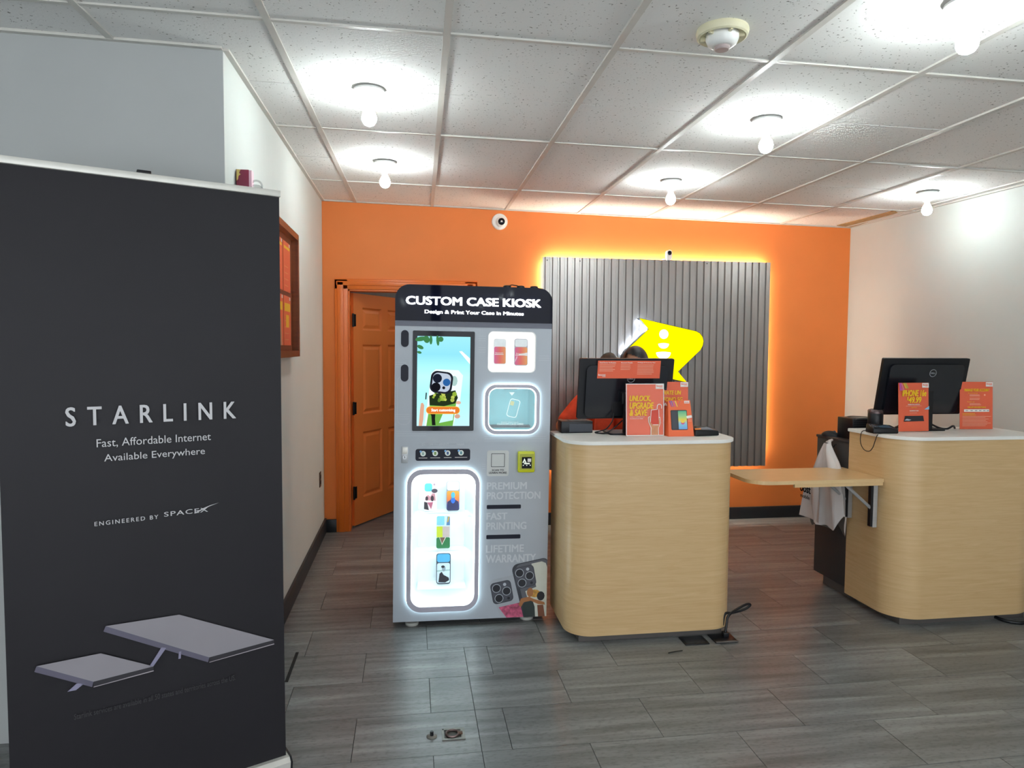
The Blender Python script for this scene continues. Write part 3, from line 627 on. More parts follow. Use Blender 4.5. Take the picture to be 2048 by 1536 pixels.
# small fittings on the front
lk = MB().box(-.3808, -.004, .8955, -.346, 0, .9839, bev=.002).build('lock', STEEL, kk)
MB().box(-.377, -.009, .945, -.350, -.004, .980, bev=.002).build('lock_handle', ALU, lk); MB().lathe([(.011, -.010), (.012, -.003)], (-.3635, 0, .928), 16, 'y').build('lock_cylinder', STEEL, lk)
MB().box(-.365, -.0108, .922, -.362, -.0098, .934).build('keyhole', BLACK, lk)
st = pl('icon_strip', rr(-.3072, .9065, -.0159, .9700, .012), -.001, KDARK, kk, .0012)
for i, (x, c, w) in enumerate(((-.2675, '#9fb9b2', .045), (-.2030, '#7f9a55', .052), (-.1365, '#3d5a8a', .040), (-.0650, '#5f8f9a', .066))):
    ic = pl('icon', circ(x, .945+i*.0012, .0145, 20), -.0018, M('icon_white', '#e8eee6', .5, var=.02), st); pl('icon_dot', circ(x-.0125, .9565+i*.0012, .006, 12), -.0026, M('icon_blue', '#7fb2e0', .5), st)
    pl('icon_picture', rr(x-.006, .937+i*.0012, .006+x, .953+i*.0012, .002, 2), -.0026, M('icon_pic'+c[1:], c, .5), st)
    pl('caption', [(x-w/2, .9205+i*.0008), (x+w/2, .9205+i*.0008), (x+w/2, .9230+i*.0008), (x-w/2, .9230+i*.0008)], -.0018, WPR, st, .0005)
FAINT = M('kiosk_faint_print', '#bcc1c6', .4, var=.01); LTR = M('kiosk_letter_print', '#c6cace', .4, var=.01)
for s_, a, c in (('DESIGN', -.273, -.216), ('PRINT', -.180, -.130), ('WEAR', -.090, -.048)): txt(s_, a, .989, c, 1.001, -.0004, FAINT, kk, bold=.02)
# faint printed circuit lines
for P in ([(-.415, 1.405), (-.36, 1.405)], [(-.415, 1.13), (-.34, 1.13)], [(.02, 1.55), (.06, 1.55)], [(.02, 1.49), (.06, 1.49)], [(-.41, 1.04), (-.25, 1.04)], [(.35, 1.45), (.41, 1.45)], [(.06, 1.01), (.40, 1.01)], [(.05, .86), (.07, .86)]):
    (x0, z0), (x1, _) = P
    for q in range(3): pl('printed_line', [(x0, z0+q*.012), (x1, z0+q*.012), (x1, z0+q*.012+.0015), (x0, z0+q*.012+.0015)], -.0003, FAINT, kk, .0003)
MB().plate(rr(-.405, 1.10, -.335, 1.36, .03), -.0004, 0, [rr(-.4035, 1.1015, -.3365, 1.3585, .0285)]).build('printed_line', FAINT, kk, smooth=0)
qc = pl('scan_card', rr(.0754, .8196, .1951, .9599, .012), -.0006, M('scan_card_grey', '#c6c8c6', .5, var=.02), kk)
MB().plate(rr(.0985, .8695, .1725, .9435, .004), -.0014, -.0006, [rr(.1010, .8720, .1700, .9410, .003)]).build('code_frame', BLACK, qc, smooth=0)
txt('SCAN TO', .104, .8480, .168, .8575, -.0008, BLACK, qc, bold=.03); txt('LEARN MORE', .088, .8330, .184, .8435, -.0008, BLACK, qc, bold=.03)
cr_ = MB().box(.2423, -.030, .8428, .3336, 0, .9562, bev=.006).build('card_reader', M('card_reader_lime', '#c9cc1e', .35), kk)
pl('reader_bezel', rr(.250, .858, .327, .944, .004), -.0312, M('reader_olive', '#a3a72a', .4), cr_, .001)
pl('reader_screen', rr(.262, .866, .316, .928, .002), -.0322, BLACKG, cr_, .001)
RS = M('reader_icon', '#dfe6d6', .5, emit=.4)
MB().plate([(.2645, .897), (.2875, .897), (.276, .921)], -.0328, -.0322, [[(.2725, .8985), (.2795, .8985), (.276, .908)]]).build('reader_icon', RS, cr_, smooth=0)
pl('reader_icon', [(.293, .901), (.312, .901), (.312, .920), (.293, .920)], -.0328, WPR, cr_, .0005); pl('reader_icon', [(.274, .889), (.305, .889), (.305, .896), (.274, .896)], -.0328, RS, cr_, .0005)
for x in (.270, .289, .308): pl('reader_icon', circ(x, .883, .003, 10), -.0328, RS, cr_, .0005)
for s_, z0, z1, x1 in (('PREMIUM', .7470, .7850, .2957), ('PROTECTION', .6930, .7320, .3718), ('FAST', .5815, .6185, .1907), ('PRINTING', .5260, .5650, .2968), ('LIFETIME', .4000, .4395, .2852), ('WARRANTY', .3435, .3855, .3532)):
    txt(s_, .0785, z0, x1, z1, -.0006, LTR, kk, bold=.035)
for z0, z1 in ((.6400, .6620), (.4740, .4970)): pl('slot_bar', rr(.078, z0, .266, z1, .005), -.001, KDARK, kk, .0012)
# printed picture of two cases at the lower right
def print_case(c, ang, dark, y, clip):
    def tr(P): return [(min(max(q[0], .06), KHW-.001), max(q[1], HB+.001)) for q in rotp([(c[0]+x, c[1]+z) for x, z in P], c, ang)]
    D2 = M('print_rim', '#3c3e46', .4); I2 = M('print_island', '#4a4c55', .4); LN = M('print_lens', '#14161f', .4); RG = M('print_ring', '#b5bac2', .4)
    pl('case_picture', tr(rr(-.045, -.33, .165, .085, .035, 5)), y, M('print_case_'+dark[1:], dark, .4), kk, .0003)
    return tr, D2, I2, LN, RG
tr, D2, I2, LN, RG = print_case((.152, .170), 11, '#a5a9b0', -.0008, 0)
def island(tr, y, s=1.):
    pl('camera_island', tr(rr(-.04, -.055, .075, .065, .022, 5)), y, D2, kk, .0003); pl('camera_island', tr(rr(-.034, -.049, .069, .059, .018, 5)), y-.0003, I2, kk, .0003)
    for x, z in ((-.008, .032), (.044, .005), (-.004, -.026)):
        pl('lens_ring', tr(circ(x, z, .024, 18)), y-.0006, RG, kk, .0003); pl('lens_picture', tr(circ(x, z, .021, 18)), y-.0009, LN, kk, .0003)
    pl('flash_picture', tr(circ(.040, .044, .009, 12)), y-.0006, RG, kk, .0003); pl('lens_picture', tr(circ(.048, -.036, .008, 12)), y-.0006, LN, kk, .0003)
pl('pink_picture', tr([(-.015, -.075), (.13, -.075), (.13, -.33), (-.02, -.33)]), -.0010, M('print_pink', '#b5516f', .5, var=.6, scale=40), kk, .0003)
island(tr, -.0012)
tr, D2, I2, LN, RG = print_case((.278, .252), 11, '#33363d', -.0026, 0)
pl('case_picture', tr(rr(-.026, -.33, .160, .080, .033, 5)), -.0029, M('print_rim2', '#5a5c63', .4), kk, .0003)
pl('photo_picture', tr([(.066, .069), (.125, .069), (.145, .055), (.150, .03), (.15, -.33), (.004, -.33), (.006, -.075), (.07, -.065)]), -.0032, M('print_photo_pale', '#c9cbbf', .5, var=.05), kk, .0003)
pl('figure_picture', circ(.352, .165, .030, 12, .022), -.0036, M('print_gold', '#b98b3e', .5, var=.4, scale=60), kk, .0003)
pl('figure_picture', [(.262, .105), (.275, .14), (.32, .148), (.345, .135), (.405, .115), (.41, .10), (.37, .105), (.33, .125), (.29, .118), (.275, .09)], -.0042, M('print_skin', '#a26a3f', .5), kk, .0003)
pl('figure_picture', circ(.325, .172, .018, 12, .026), -.0038, M('print_skin', '#a26a3f', .5), kk, .0003); pl('figure_picture', circ(.385, .150, .022, 12, .026), -.0040, M('print_darkhair', '#17171c', .5), kk, .0003)
pl('figure_picture', [(.292, .035), (.285, .10), (.30, .13), (.34, .125), (.352, .09), (.355, .035)], -.0040, M('print_green', '#26312f', .5), kk, .0003)
pl('figure_picture', [(.372, .035), (.366, .10), (.40, .10), (.41, .035)], -.0040, M('print_brown', '#74452e', .5), kk, .0003)
island(tr, -.0034)
# feet
for x in (-.318, .318):
    for y_ in (.06, .49):
        h = HB+x*-.0105
        MB().lathe([(.036, -.002-x*-.0105*0), (.038, .006), (.034, .014), (.012, .017), (.012, HB)], (x, y_, x*.0105+.001), 20).build('foot', M('foot_grey', '#b5b5ae', .5), kk)

# sample phone cases (each a thing of its own)
def case_thing(label, u0, z0, w, h, y, draw, body='#e8eef0', emissive=False):
    t = thing('phone_case', label, 'phone case', (KX+u0+.0105*z0, KY+y, z0-.0105*u0), (R(-4), R(.6), 0), 'sample phone cases in the kiosk')
    MB().plate(rr(0, 0, w, h, w*.18, 6), 0, .010).build('shell', M('case_'+body[1:], body, .35, var=.03), t, smooth=30)
    draw(t, w, h); return t
def A(name, P, c, t, d=1): return pl(name, P, -.0006*d, M('caseprint_'+c.strip('#'), c, .45, var=.04, scale=30), t, .0005)
GRW = grad_mat('case_pink_orange', [(0, '#e0609a'), (.5, '#ef6a5c'), (1, '#f2a45a')], 0, 0, .07)
def d_boost(t, w, h, wave):
    A('window', rr(.003, h*.70, w-.003, h-.003, .010, 4), '#f3f6f7', t)
    pl('print', rr(.003, .004, w-.003, h*.685, .008, 4), -.0006, GRW, t, .0005)
    txt('boost', .010, h*.42, w-.016, h*.475, -.0007, WPR, t, bold=.02); A('band', [(.006, h*.375), (w-.014, h*.375), (w-.014, h*.40), (.006, h*.40)], '#fbf3ee', t, 2)
    if wave:
        A('band', [(w*.34, h*.42), (w*.97, h*.49), (w*.97, h*.36), (w*.34, h*.40)], '#fbf3ee', t, 3); A('band', [(.004, h*.20), (w*.2, h*.38), (w*.22, h*.30), (.004, h*.12)], '#f3c9de', t, 2)
case_thing('pink and orange phone case on the left of the white light box', .1052, 1.4258, .068, .1388, .012, lambda t, w, h: d_boost(t, w, h, False), '#f6f4f2')
case_thing('pink and orange phone case with white waves on right of light box', .2182, 1.4203, .0737, .1461, .012, lambda t, w, h: d_boost(t, w, h, True), '#b9b4bb')
def d1(t, w, h):
    A('window', rr(.004, h*.68, w*.62, h-.006, .012, 5), '#5fc4e0', t); A('photo', rr(.001, .001, w-.001, h*.66, .010, 4), '#f0dfe2', t); A('flash', circ(w*.78, h*.92, .006, 10), '#b49aa6', t)
    A('photo_hair', circ(w*.80, h*.70, .017, 12, .012), '#4e4650', t, 2)
    A('photo_faces', [(.006, h*.38), (.012, h*.52), (.024, h*.56), (.034, h*.50), (.046, h*.62), (.060, h*.60), (.064, h*.36)], '#c58d95', t, 2); A('photo_hair', circ(.016, h*.44, .008, 10, .012), '#3c3038', t, 3); A('photo_hair', circ(.046, h*.44, .009, 10, .016), '#3c3038', t, 3)
    A('photo_dark', [(.001, .012), (.002, h*.33), (.018, h*.30), (.028, .006)], '#2f2a30', t, 3); A('photo_pink', [(.018, h*.30), (.050, h*.31), (.040, .010), (.030, .030)], '#b9647c', t, 4)
def d2(t, w, h):
    A('window', rr(.002, h*.69, w-.002, h-.002, .012, 5), '#e6f8fa', t); pl('print', rr(.002, .002, w-.002, h*.67, .008, 4), -.0006, grad_mat('case_orange_navy', [(0, '#23233a'), (.3, '#2c3f9a'), (.55, '#e07a3a'), (1, '#f0a23a')], 2, 0, h*.67), t, .0005)
    A('bust', [(.004, .004), (.006, h*.30), (w*.40, h*.40), (w*.60, h*.40), (w-.006, h*.30), (w-.004, .004)], '#2a2f58', t, 2); A('bust', circ(w*.5, h*.36, .012, 14, .018), '#2f6fe0', t, 3); A('bust', circ(w*.5, h*.53, .011, 14, .017), '#4fb4d8', t, 4)
def d3(t, w, h):
    A('window', rr(.003, h*.71, w*.58, h-.004, .005, 4), '#8fdcee', t); A('strip', [(w*.72, h*.70), (w*.98, h*.70), (w*.98, h*.97), (w*.80, h*.97)], '#5f87b5', t); A('strip', [(w*.76, h*.80), (w*.86, h*.80), (w*.96, h*.97), (w*.86, h*.97)], '#d6b25a', t, 2)
    A('print', [(.002, h*.34), (w*.45, h*.34), (w*.45, h*.67), (.002, h*.67)], '#cfe03a', t); A('print', [(w*.45, h*.34), (w-.002, h*.34), (w-.002, h*.67), (w*.45, h*.67)], '#cdbdb8', t)
    A('print', rr(.001, .001, w-.001, h*.335, .008, 4), '#2c7a48', t, 2); A('print', [(w*.22, h*.335), (w*.42, h*.10), (w*.70, h*.335)], '#e3e8d8', t, 3); A('print', [(w*.26, h*.335), (w*.42, h*.14), (w*.64, h*.335)], '#7a5a4a', t, 4)
def d4(t, w, h):
    A('window', rr(.004, h*.71, w-.004, h-.004, .012, 5), '#59b3e0', t); A('photo', rr(.004, .006, w-.004, h*.68, .010, 4), '#cfe2ea', t); A('photo', [(.004, h*.40), (w-.004, h*.43), (w-.004, h*.47), (.004, h*.45)], '#9fc0bd', t, 2)
    A('photo_man', [(.012, .010), (.018, h*.34), (.030, h*.40), (.040, h*.30), (w-.010, h*.20), (w-.008, .020), (.05, .008)], '#23242c', t, 3); A('photo_man', circ(w*.52, h*.50, .010, 12, .016), '#8f9ea8', t, 3); A('photo_man', circ(w*.46, h*.565, .010, 12, .007), '#23242c', t, 4)
case_thing('phone case with pink family photo, left on the top niche shelf', -.2591, SHZ[0]+.001, .0725, .158, .085, d1, '#eef2f4')
case_thing('orange phone case with a blue bust, right on the top niche shelf', -.1352, SHZ[0]+.001, .0715, .162, .085, d2, '#8f9aa4')
case_thing('green and yellow phone case on the middle niche shelf', -.1893, SHZ[1]+.001, .0765, .180, .085, d3, '#d9eef2')
case_thing('blue phone case with a seated man photo on the bottom niche shelf', -.187, SHZ[2]+.001, .079, .169, .085, d4, '#3f4a58')

# ---------------------------------------------------------------- counters
def counter(label, x0, x1, y0, y1, r):
    t = thing('sales_counter', label, 'counter', (x0, y0, 0)); w, d = x1-x0, y1-y0
    def D(e, rad):   # rounded front corners, square back
        P = []
        for cx, cy, a in ((w-rad+e, rad-e, -90), (0+rad-e, rad-e, 180)):
            pass
        for k in range(13):
            a = R(180+90*k/12); P.append((rad-e+rad*math.cos(a), rad-e+rad*math.sin(a)))
        for k in range(13):
            a = R(270+90*k/12); P.append((w-rad+e+rad*math.cos(a), rad-e+rad*math.sin(a)))
        return P+[(w+e, d), (-e, d)]
    MB().plate(D(0, r), .042, 1.027, (), 'xy').build('body', WOOD, t, smooth=30)
    m = MB().plate(D(.012, r+.012), 1.029, 1.043, (), 'xy').plate(D(.009, r+.009), 1.043, 1.045, (), 'xy').plate(D(.009, r+.009), 1.027, 1.029, (), 'xy'); m.build('countertop', SLAB, t, smooth=30)
    MB().box(.065, .045, 0, w-.06, d-.02, .042).build('plinth', GREYPL, t, smooth=0)
    return t
c1 = counter('left maple sales counter with white top, beside the kiosk', .79, 1.695, 3.315, 3.775, .135)
c2 = counter('right maple sales counter with white top, carrying the folding shelf', 2.600, 3.505, 3.290, 3.725, .165)
ZT = 1.045
t = thing('drawer_cabinet', 'dark grey cabinet behind the right counter, plastic bag hung on it', 'cabinet', (2.602, 3.727, 0))
MB().box(0, .002, .075, .50, .325, .952, bev=.003).build('body', DARK, t); MB().box(-.006, .0, .952, .506, .330, .968, bev=.003).build('top', M('dark_cabinet_top', '#2a2727', .4), t)
MB().box(.045, .01, 0, .46, .285, .075).build('plinth', GREYPL, t, smooth=0)
t.children[0].location = (0, 0, 0)
for k in range(3): MB().box(.01, .326, .09+k*.285, .49, .336, .365+k*.285, bev=.003).build('drawer', DARK, t)
MB().tube([(0, .125, .930), (-.012, .125, .926), (-.016, .125, .912), (-.024, .125, .914)], .004, 8).build('hook', BLACK, t)
# folding shelf
fs = thing('folding_shelf', 'maple folding shelf bracketed to the side of the right counter', 'shelf', (2.598, 3.41, .80))
P = []
for k in range(9):
    a = R(180+90*k/8); P.append((-.775+.11+.11*math.cos(a), .11+.11*math.sin(a)))
P += [(0, 0), (0, .37), (-.775, .37)]
MB().plate(P, -.020, 0, (), 'xy').build('board', WOOD2, fs, smooth=30)
MB().box(-.53, .004, -.038, -.002, .02, -.021).build('edge_strip', WOOD2, fs, smooth=0); MB().box(-.53, .35, -.038, -.002, .366, -.021).build('edge_strip', WOOD2, fs, smooth=0)
for y_ in (.045, .265):
    br = MB().box(-.026, y_, -.285, -.001, y_+.028, -.021).build('bracket', STEEL, fs, smooth=0); MB().box(-.040, y_+.003, -.280, -.026, y_+.026, -.03).build('bracket_channel', BLACK, br, smooth=0)
    MB().tube([(-.012, y_+.012, -.195), (-.205, y_+.012, -.030)], .009, 6).build('brace', STEEL, br); MB().box(-.30, y_+.002, -.030, -.014, y_+.024, -.021).build('arm', STEEL, br, smooth=0)

# ---------------------------------------------------------------- monitors
def monitor(label, x, y, yaw, w, h, zc, tilt, logo, lz):
    t = thing('computer_monitor', label, 'monitor', (x, y, ZT), (0, 0, yaw))
    def T(o): o.location = (0, 0, zc); o.rotation_euler = (R(tilt), 0, 0); return o
    # tilt>0: the top leans towards the viewer (the screen looks up at the clerk)
    hz = T(MB().plate(rr(-w/2, -h/2, w/2, h/2, .008, 4), -.002, .016).build('housing', BLACK, t, smooth=30))
    MB().box(-w/2+.012, .0162, -h/2+.016, w/2-.012, .0170, h/2-.012).build('screen', BLACKG, hz, smooth=0)
    MB().plate(rr(-w*.43, -h*.46, w*.43, h*.40, .03, 6), -.020, -.002).build('back_cover', M('monitor_back_gloss', '#14161d', .22, var=.03), hz, smooth=30)
    pl('port_cover', rr(-.075, -h*.44, .075, -h*.20, .01, 4), -.0215, BLACK, hz, .002)
    MB().torus((logo, -.0205, lz), .021, .0016, 28, 6, 'y').build('logo_ring', M('logo_silver', '#a7abb0', .3, metal=.5), hz)
    txt('DELL', logo-.0145, lz-.0045, logo+.0145, lz+.0045, -.0204, M('logo_silver', '#a7abb0', .3, metal=.5), hz, bold=.03)
    MB().plate([(-.028, 0), (.028, 0), (.024, .225), (-.024, .225)], -.058, -.040).build('stand_neck', BLACK, t, smooth=0)
    MB().box(-.035, -.052, .165, .035, -.012, .230, bev=.006).build('hinge_block', BLACK, t)
    MB().plate(rr(-.105, -.078, .105, .095, .02, 5), 0, .010, (), 'xy').build('stand_base', BLACK, t, smooth=30)
    return t
m1 = monitor('black monitor seen from behind on the left counter, clerks hidden behind', 1.172, 3.625, 0, .535, .338, .247, 10, .02, .062)
pl('sticker', [(-.013, .175), (-.009, .175), (-.009, .235), (-.013, .235)], -.0588, WPR, [c for c in m1.children if c.name.startswith('stand_neck')][0])
m2 = monitor('black monitor seen from behind on the right counter', 2.985, 3.62, R(0), .560, .340, .255, 11, .037, .086)
t = thing('paper_flyer', 'orange paper strip with white print taped across the monitor back', 'flyer', (1.178, 3.625, ZT+.247), (R(10), 0, 0))
MB().box(-.178, -.0235, .064, .176, -.0225, .162).build('paper', REDP, t, smooth=0)
PALE = M('pale_red_print', '#f3b59c', .6)
for a, c, s_, n_ in ((-.168, -.078, 'Dual Device Verification', 5), (-.050, .015, 'Account Details', 4), (.045, .145, 'Privileges & Access by User', 7)):
    txt(s_, a, .148, c, .155, -.0236, WPR, t, bold=.02)
    bars(t, a, c, [.138-.0085*k for k in range(n_)], -.0240, PALE, .0024)
txt('boost', -.172, .079, -.132, .089, -.0236, WPR, t, bold=.04); txt('mobile', -.150, .072, -.132, .077, -.0236, WPR, t, bold=.02)

# ---------------------------------------------------------------- counter signs
ACR = thin_glass('acrylic', (.985, .985, .985), .006)
def holder(label, x, y, yaw, w, h, lean=5):
    t = thing('sign_holder', label, 'counter sign', (x, y, ZT), (0, 0, yaw), group='letter size signs on the counters')
    f_ = MB().box(-w/2-.003, -.004, 0, w/2+.003, -.0025, h+.003).box(-w/2-.003, .0015, 0, w/2+.003, .003, h+.003).box(-w/2-.003, -.0025, 0, w/2+.003, .014, .003).build('acrylic_stand', ACR, t, smooth=0)
    pp = MB().box(-w/2, -.0015, .0032, w/2, .0005, h).build('paper', REDP, t, smooth=0)
    f_.rotation_euler = pp.rotation_euler = (R(-lean), 0, 0)
    tab = pl('logo_tab', [(w/2-.046, h-.028), (w/2-.002, h-.028), (w/2-.002, h-.002), (w/2-.046, h-.002)], -.0054, WPR, pp, .0006)
    txt('boost', w/2-.041, h-.016, w/2-.008, h-.007, -.0055, REDP, pp, bold=.04); txt('mobile', w/2-.026, h-.022, w/2-.008, h-.018, -.0055, REDP, pp)
    return t, pp
yt = -.0056
t, p = holder('orange sign reading unlock, upgrade and save with a hand picture', 1.243, 3.50, 0, .211, .281, 3)
MB().plate([(-.1055, .001), (.1055, .001), (.1055, .281), (-.1055, .281)], -.0052, -.0046, [[(-.102, .006), (.102, .006), (.102, .2775), (-.102, .2775)]]).build('white_border', WPR, p, smooth=0)
for s_, z, x1 in (('UNLOCK,', .184, .030), ('UPGRADE', .147, .047), ('& SAVE', .110, .012)): txt(s_, -.086, z, x1, z+.033, yt, YEL, p, bold=.055, shear=.18)
txt('Trade in a qualifying phone', -.084, .1005, -.005, .1055, yt, WPR, p, bold=.02); txt('to unlock our deals', -.084, .092, -.012, .0970, yt, WPR, p, bold=.02)
HND = M('print_hand', '#c98a62', .5, var=.1, scale=50)
pl('lock_picture', [(.028, .062), (.034, .14), (.075, .142), (.078, .062)], yt-.0003, M('print_red2', '#c9402c', .5), p, .0004)
for a, c in (((.028, .06), (.034, .14)), ((.078, .06), (.076, .142)), ((.034, .14), (.066, .143))):
    (x0, z0), (x1, z1) = a, c; n_ = Vector((z1-z0, x0-x1)).normalized()*.0014; pl('white_outline', [(x0-n_.x, z0-n_.y), (x1-n_.x, z1-n_.y), (x1+n_.x, z1+n_.y), (x0+n_.x, z0+n_.y)], yt-.0006, WPR, p, .0004)
MB().torus((.0795, yt-.0006, .158), .0125, .0022, 20, 6, 'y', a0=0, a1=math.pi).build('shackle_picture', WPR, p)
MB().tube([(.067, yt-.0006, .143), (.067, yt-.0006, .158)], .0022, 6).tube([(.092, yt-.0006, .147), (.092, yt-.0006, .158)], .0022, 6).build('shackle_picture', WPR, p)
pl('hand_outline', [(.030, .006), (.031, .045), (.018, .075), (.016, .10), (.026, .108), (.030, .075), (.045, .062), (.074, .062), (.076, .10), (.084, .102), (.086, .07), (.076, .04), (.077, .006)], yt-.0002, WPR, p, .0002)
pl('hand_picture', [(.034, .006), (.035, .045), (.021, .075), (.019, .098), (.025, .104), (.028, .074), (.045, .059), (.075, .058), (.077, .097), (.082, .098), (.083, .07), (.073, .04), (.073, .006)], yt-.0008, HND, p, .0004)
t, p = holder('orange Spanish phone sign half hidden behind the unlock sign', 1.420, 3.595, 0, .214, .286, 3)
txt('ACTÍVATE UN', -.09, .215, .063, .243, yt, YEL, p, bold=.05, shear=.18); txt('TELÉFONO 5G', -.09, .178, .072, .206, yt, YEL, p, bold=.05, shear=.18); txt('GRATIS', -.09, .150, .035, .170, yt, WPR, p, bold=.03)
t, p = holder('orange sign with yellow phone price beside right card terminal', 2.862, 3.525, R(3), .200, .282, 3)
txt('iPHONE 16e', -.078, .205, .080, .240, yt, YEL, p, bold=.055, shear=.18); txt('49.99', -.036, .167, .047, .200, yt, YEL, p, bold=.055, shear=.18); txt('$', -.048, .180, -.037, .201, yt, YEL, p, bold=.03, shear=.18)
txt('WHEN YOU SWITCH', -.042, .154, .036, .1600, yt, WPR, p, bold=.02); bars(p, -.055, .05, [.148], yt, PALE, .0016, jit=0); txt('Apple iPhone', -.02, .137, .018, .1425, yt, YEL, p); txt('UNLIMITED PLAN', -.03, .118, .028, .1240, yt, WPR, p, bold=.02); bars(p, -.03, .03, [.108], yt, PALE, .002)
for x0, x1, c in ((-.098, -.090, '#b74ba0'), (-.088, -.080, '#d56a86'), (-.075, -.066, '#e0a63a'), (-.064, -.056, '#b5a545')): pl('stripe', [(x0, .281), (x1+.004, .281), (x1+.02, .25), (x0+.016, .25)] if x0 > -.08 else [(x0, .281), (x1, .281), (x1+.018, .243), (x0+.004, .236)], yt, M('stripe_'+c[1:], c, .5), p, .0004)
pl('phone_picture', [(-.070, .060), (.066, .061), (.060, .092), (-.060, .092)], yt, M('print_phone_black', '#191b24', .4), p, .0005); pl('phone_picture', [(-.066, .067), (-.035, .065), (-.02, .070), (-.05, .076)], yt-.0006, M('print_silver', '#b9bfc8', .4), p, .0004)
pl('blue_ray', [(.068, .128), (.1, .148), (.1, .128)], yt, M('print_skyblue', '#8fc3e6', .5), p, .0004)
t, p = holder('orange account sign with white table at the counter end', 3.322, 3.585, R(-4), .206, .284, 3)
txt('MANAGE YOUR ACCOUNT', -.078, .227, .078, .243, yt, YEL, p, bold=.05, shear=.15); txt('Download the app', -.055, .213, .005, .219, yt, YEL, p)
bars(p, -.045, .02, [.205, .199, .185, .178], yt, PALE, .0026); txt('Text us', -.062, .162, -.015, .168, yt, YEL, p); bars(p, -.045, .03, [.153, .146], yt, PALE, .0026); txt('ONE APP FOR EVERYTHING', -.058, .129, .056, .137, yt, YEL, p, bold=.03)
pl('table_picture', rr(-.080, .106, .078, .121, .002), yt, WPR, p, .0005)
for x in (-.07, -.04, -.012, .014, .04, .062): pl('table_text', [(x, .111), (x+.014, .111), (x+.014, .1155), (x, .1155)], yt-.0006, M('table_grey', '#8f8a92', .5), p, .0003)
bars(p, -.09, .0, [.094, .086], yt, YEL, .0024, jit=.5); bars(p, -.09, .09, [.078-.008*k for k in range(8)], yt, PALE, .0022); pl('app_icon', circ(.05, .206, .005, 10), yt, PALE, p, .0004)
# folded tent card
t = thing('tent_card', 'small orange folded card with a phone picture on left counter', 'card', (1.432, 3.462, ZT))
b = MB(); w0, w1, hh = .0735, .062, .192
b.add([(-w0+.004, 0, 0), (w0, 0, 0), (w1, .038, hh), (-w1, .038, hh), (-w0-.006, .085, 0), (w0-.006, .085, 0)], [[0, 1, 2, 3], [5, 4, 3, 2], [0, 3, 4], [1, 5, 2]]); b.build('card', M('orange_card', '#ea6a3a', .5, var=.02), t, smooth=0)
fr = bpy.data.objects.new('front_print', None); COL.objects.link(fr); fr.parent = t; fr.rotation_euler = (R(-11.2), 0, 0)
pl('phone_picture', rr(-.052, .035, .040, .142, .006), -.0010, M('print_phone_black', '#191b24', .4), fr, .0006); pl('phone_picture', [(-.048, .040), (-.012, .040), (-.014, .138), (-.048, .138)], -.0017, M('print_charcoal', '#3a3d44', .4), fr, .0004)
pl('screen_picture', rr(-.011, .039, .037, .138, .003), -.0017, grad_mat('card_rainbow', [(0, '#6fa6e0'), (.3, '#8fc6d8'), (.5, '#e8d84a'), (.7, '#9fd08a'), (1, '#4fae8a')], 2, .04, .138), fr, .0004)
pl('screen_sun', circ(.013, .075, .011, 14), -.0023, M('card_magenta', '#d0559a', .5), fr, .0003); pl('screen_sun', circ(.013, .082, .011, 14), -.0025, M('card_yellow', '#efd04a', .5), fr, .0003)
pl('price_tag', rotp(rr(.036, .098, .066, .112, .002, 2), (.05, .105), 8), -.0024, WPR, fr, .0004); txt('$25/mo', .044, .090, .066, .095, -.0012, WPR, fr); bars(fr, .044, .069, [.082], -.0012, PALE, .002)
pl('logo_tab', [(.028, .178), (.057, .178), (.057, .192), (.028, .192)], -.0010, WPR, fr, .0004); txt('boost', .033, .182, .052, .188, -.0011, REDP, fr, bold=.03)
for x0, c in ((-.058, '#8d4a9a'), (-.048, '#5f6ab0'), (-.036, '#c06a9a'), (-.026, '#e3c24a'), (-.010, '#c96a5a')): pl('stripe', [(x0, .192), (x0+.007, .192), (x0+.016, .160), (x0+.012, .160)] if x0 < -.02 else [(x0+.012, .192), (x0+.018, .192), (x0+.002, .162), (x0, .162)], -.0010, M('stripe_'+c[1:], c, .5), fr, .0004)

# ---------------------------------------------------------------- things on the counters
def terminal(label, x, y, yaw, lit):
    t = thing('card_terminal', label, 'card terminal', (x, y, ZT), (0, 0, yaw))
    v = [(-.075, -.040, 0), (.075, -.040, 0), (.075, .045, 0), (-.075, .045, 0), (-.070, -.038, .034), (.072, -.038, .028), (.072, .043, .042), (-.070, .043, .052)]
    bm = bmesh.new(); vs = [bm.verts.new(q) for q in v]; [bm.faces.new([vs[i] for i in q]) for q in BOXF]; bmesh.ops.bevel(bm, geom=bm.edges[:], offset=.008, segments=3, affect='EDGES', profile=.5); bm.verts.index_update()
    MB().add([q.co[:] for q in bm.verts], [[w_.index for w_ in f_.verts] for f_ in bm.faces]).build('body', BLACK, t); bm.free()
    MB().add([(-.030, -.030, .0345), (.045, -.030, .0315), (.045, .030, .0415), (-.030, .030, .0455)], [[0, 1, 2, 3]]).add([(-.030, -.030, .0315), (.045, -.030, .0285), (.045, .030, .0385), (-.030, .030, .0425)], [[3, 2, 1, 0]]).build('display', M('terminal_screen', '#3b4a5c', .15, emit=lit, ecol='#8fb0c0', var=.5, scale=60), t, smooth=0)
    for i in range(3):
        for k in range(3): MB().box(-.066+i*.010, -.026+k*.018, .034+.0040*k, -.059+i*.010, -.014+k*.018, .0385+.0042*k).build('key', M('key_grey', '#4a4b50', .5), t, smooth=0)
    return t
t = terminal('black card terminal at the right end of the left counter', 1.575, 3.50, R(8), .05)
pl('orange_tag', [(-.07, .036), (-.035, .036), (-.035, .042), (-.07, .042)], -.03, M('orange_sticker', '#f08a2a', .5), t, .004)
terminal('black card terminal with lit display on the right counter', 2.640, 3.495, R(-6), .35)
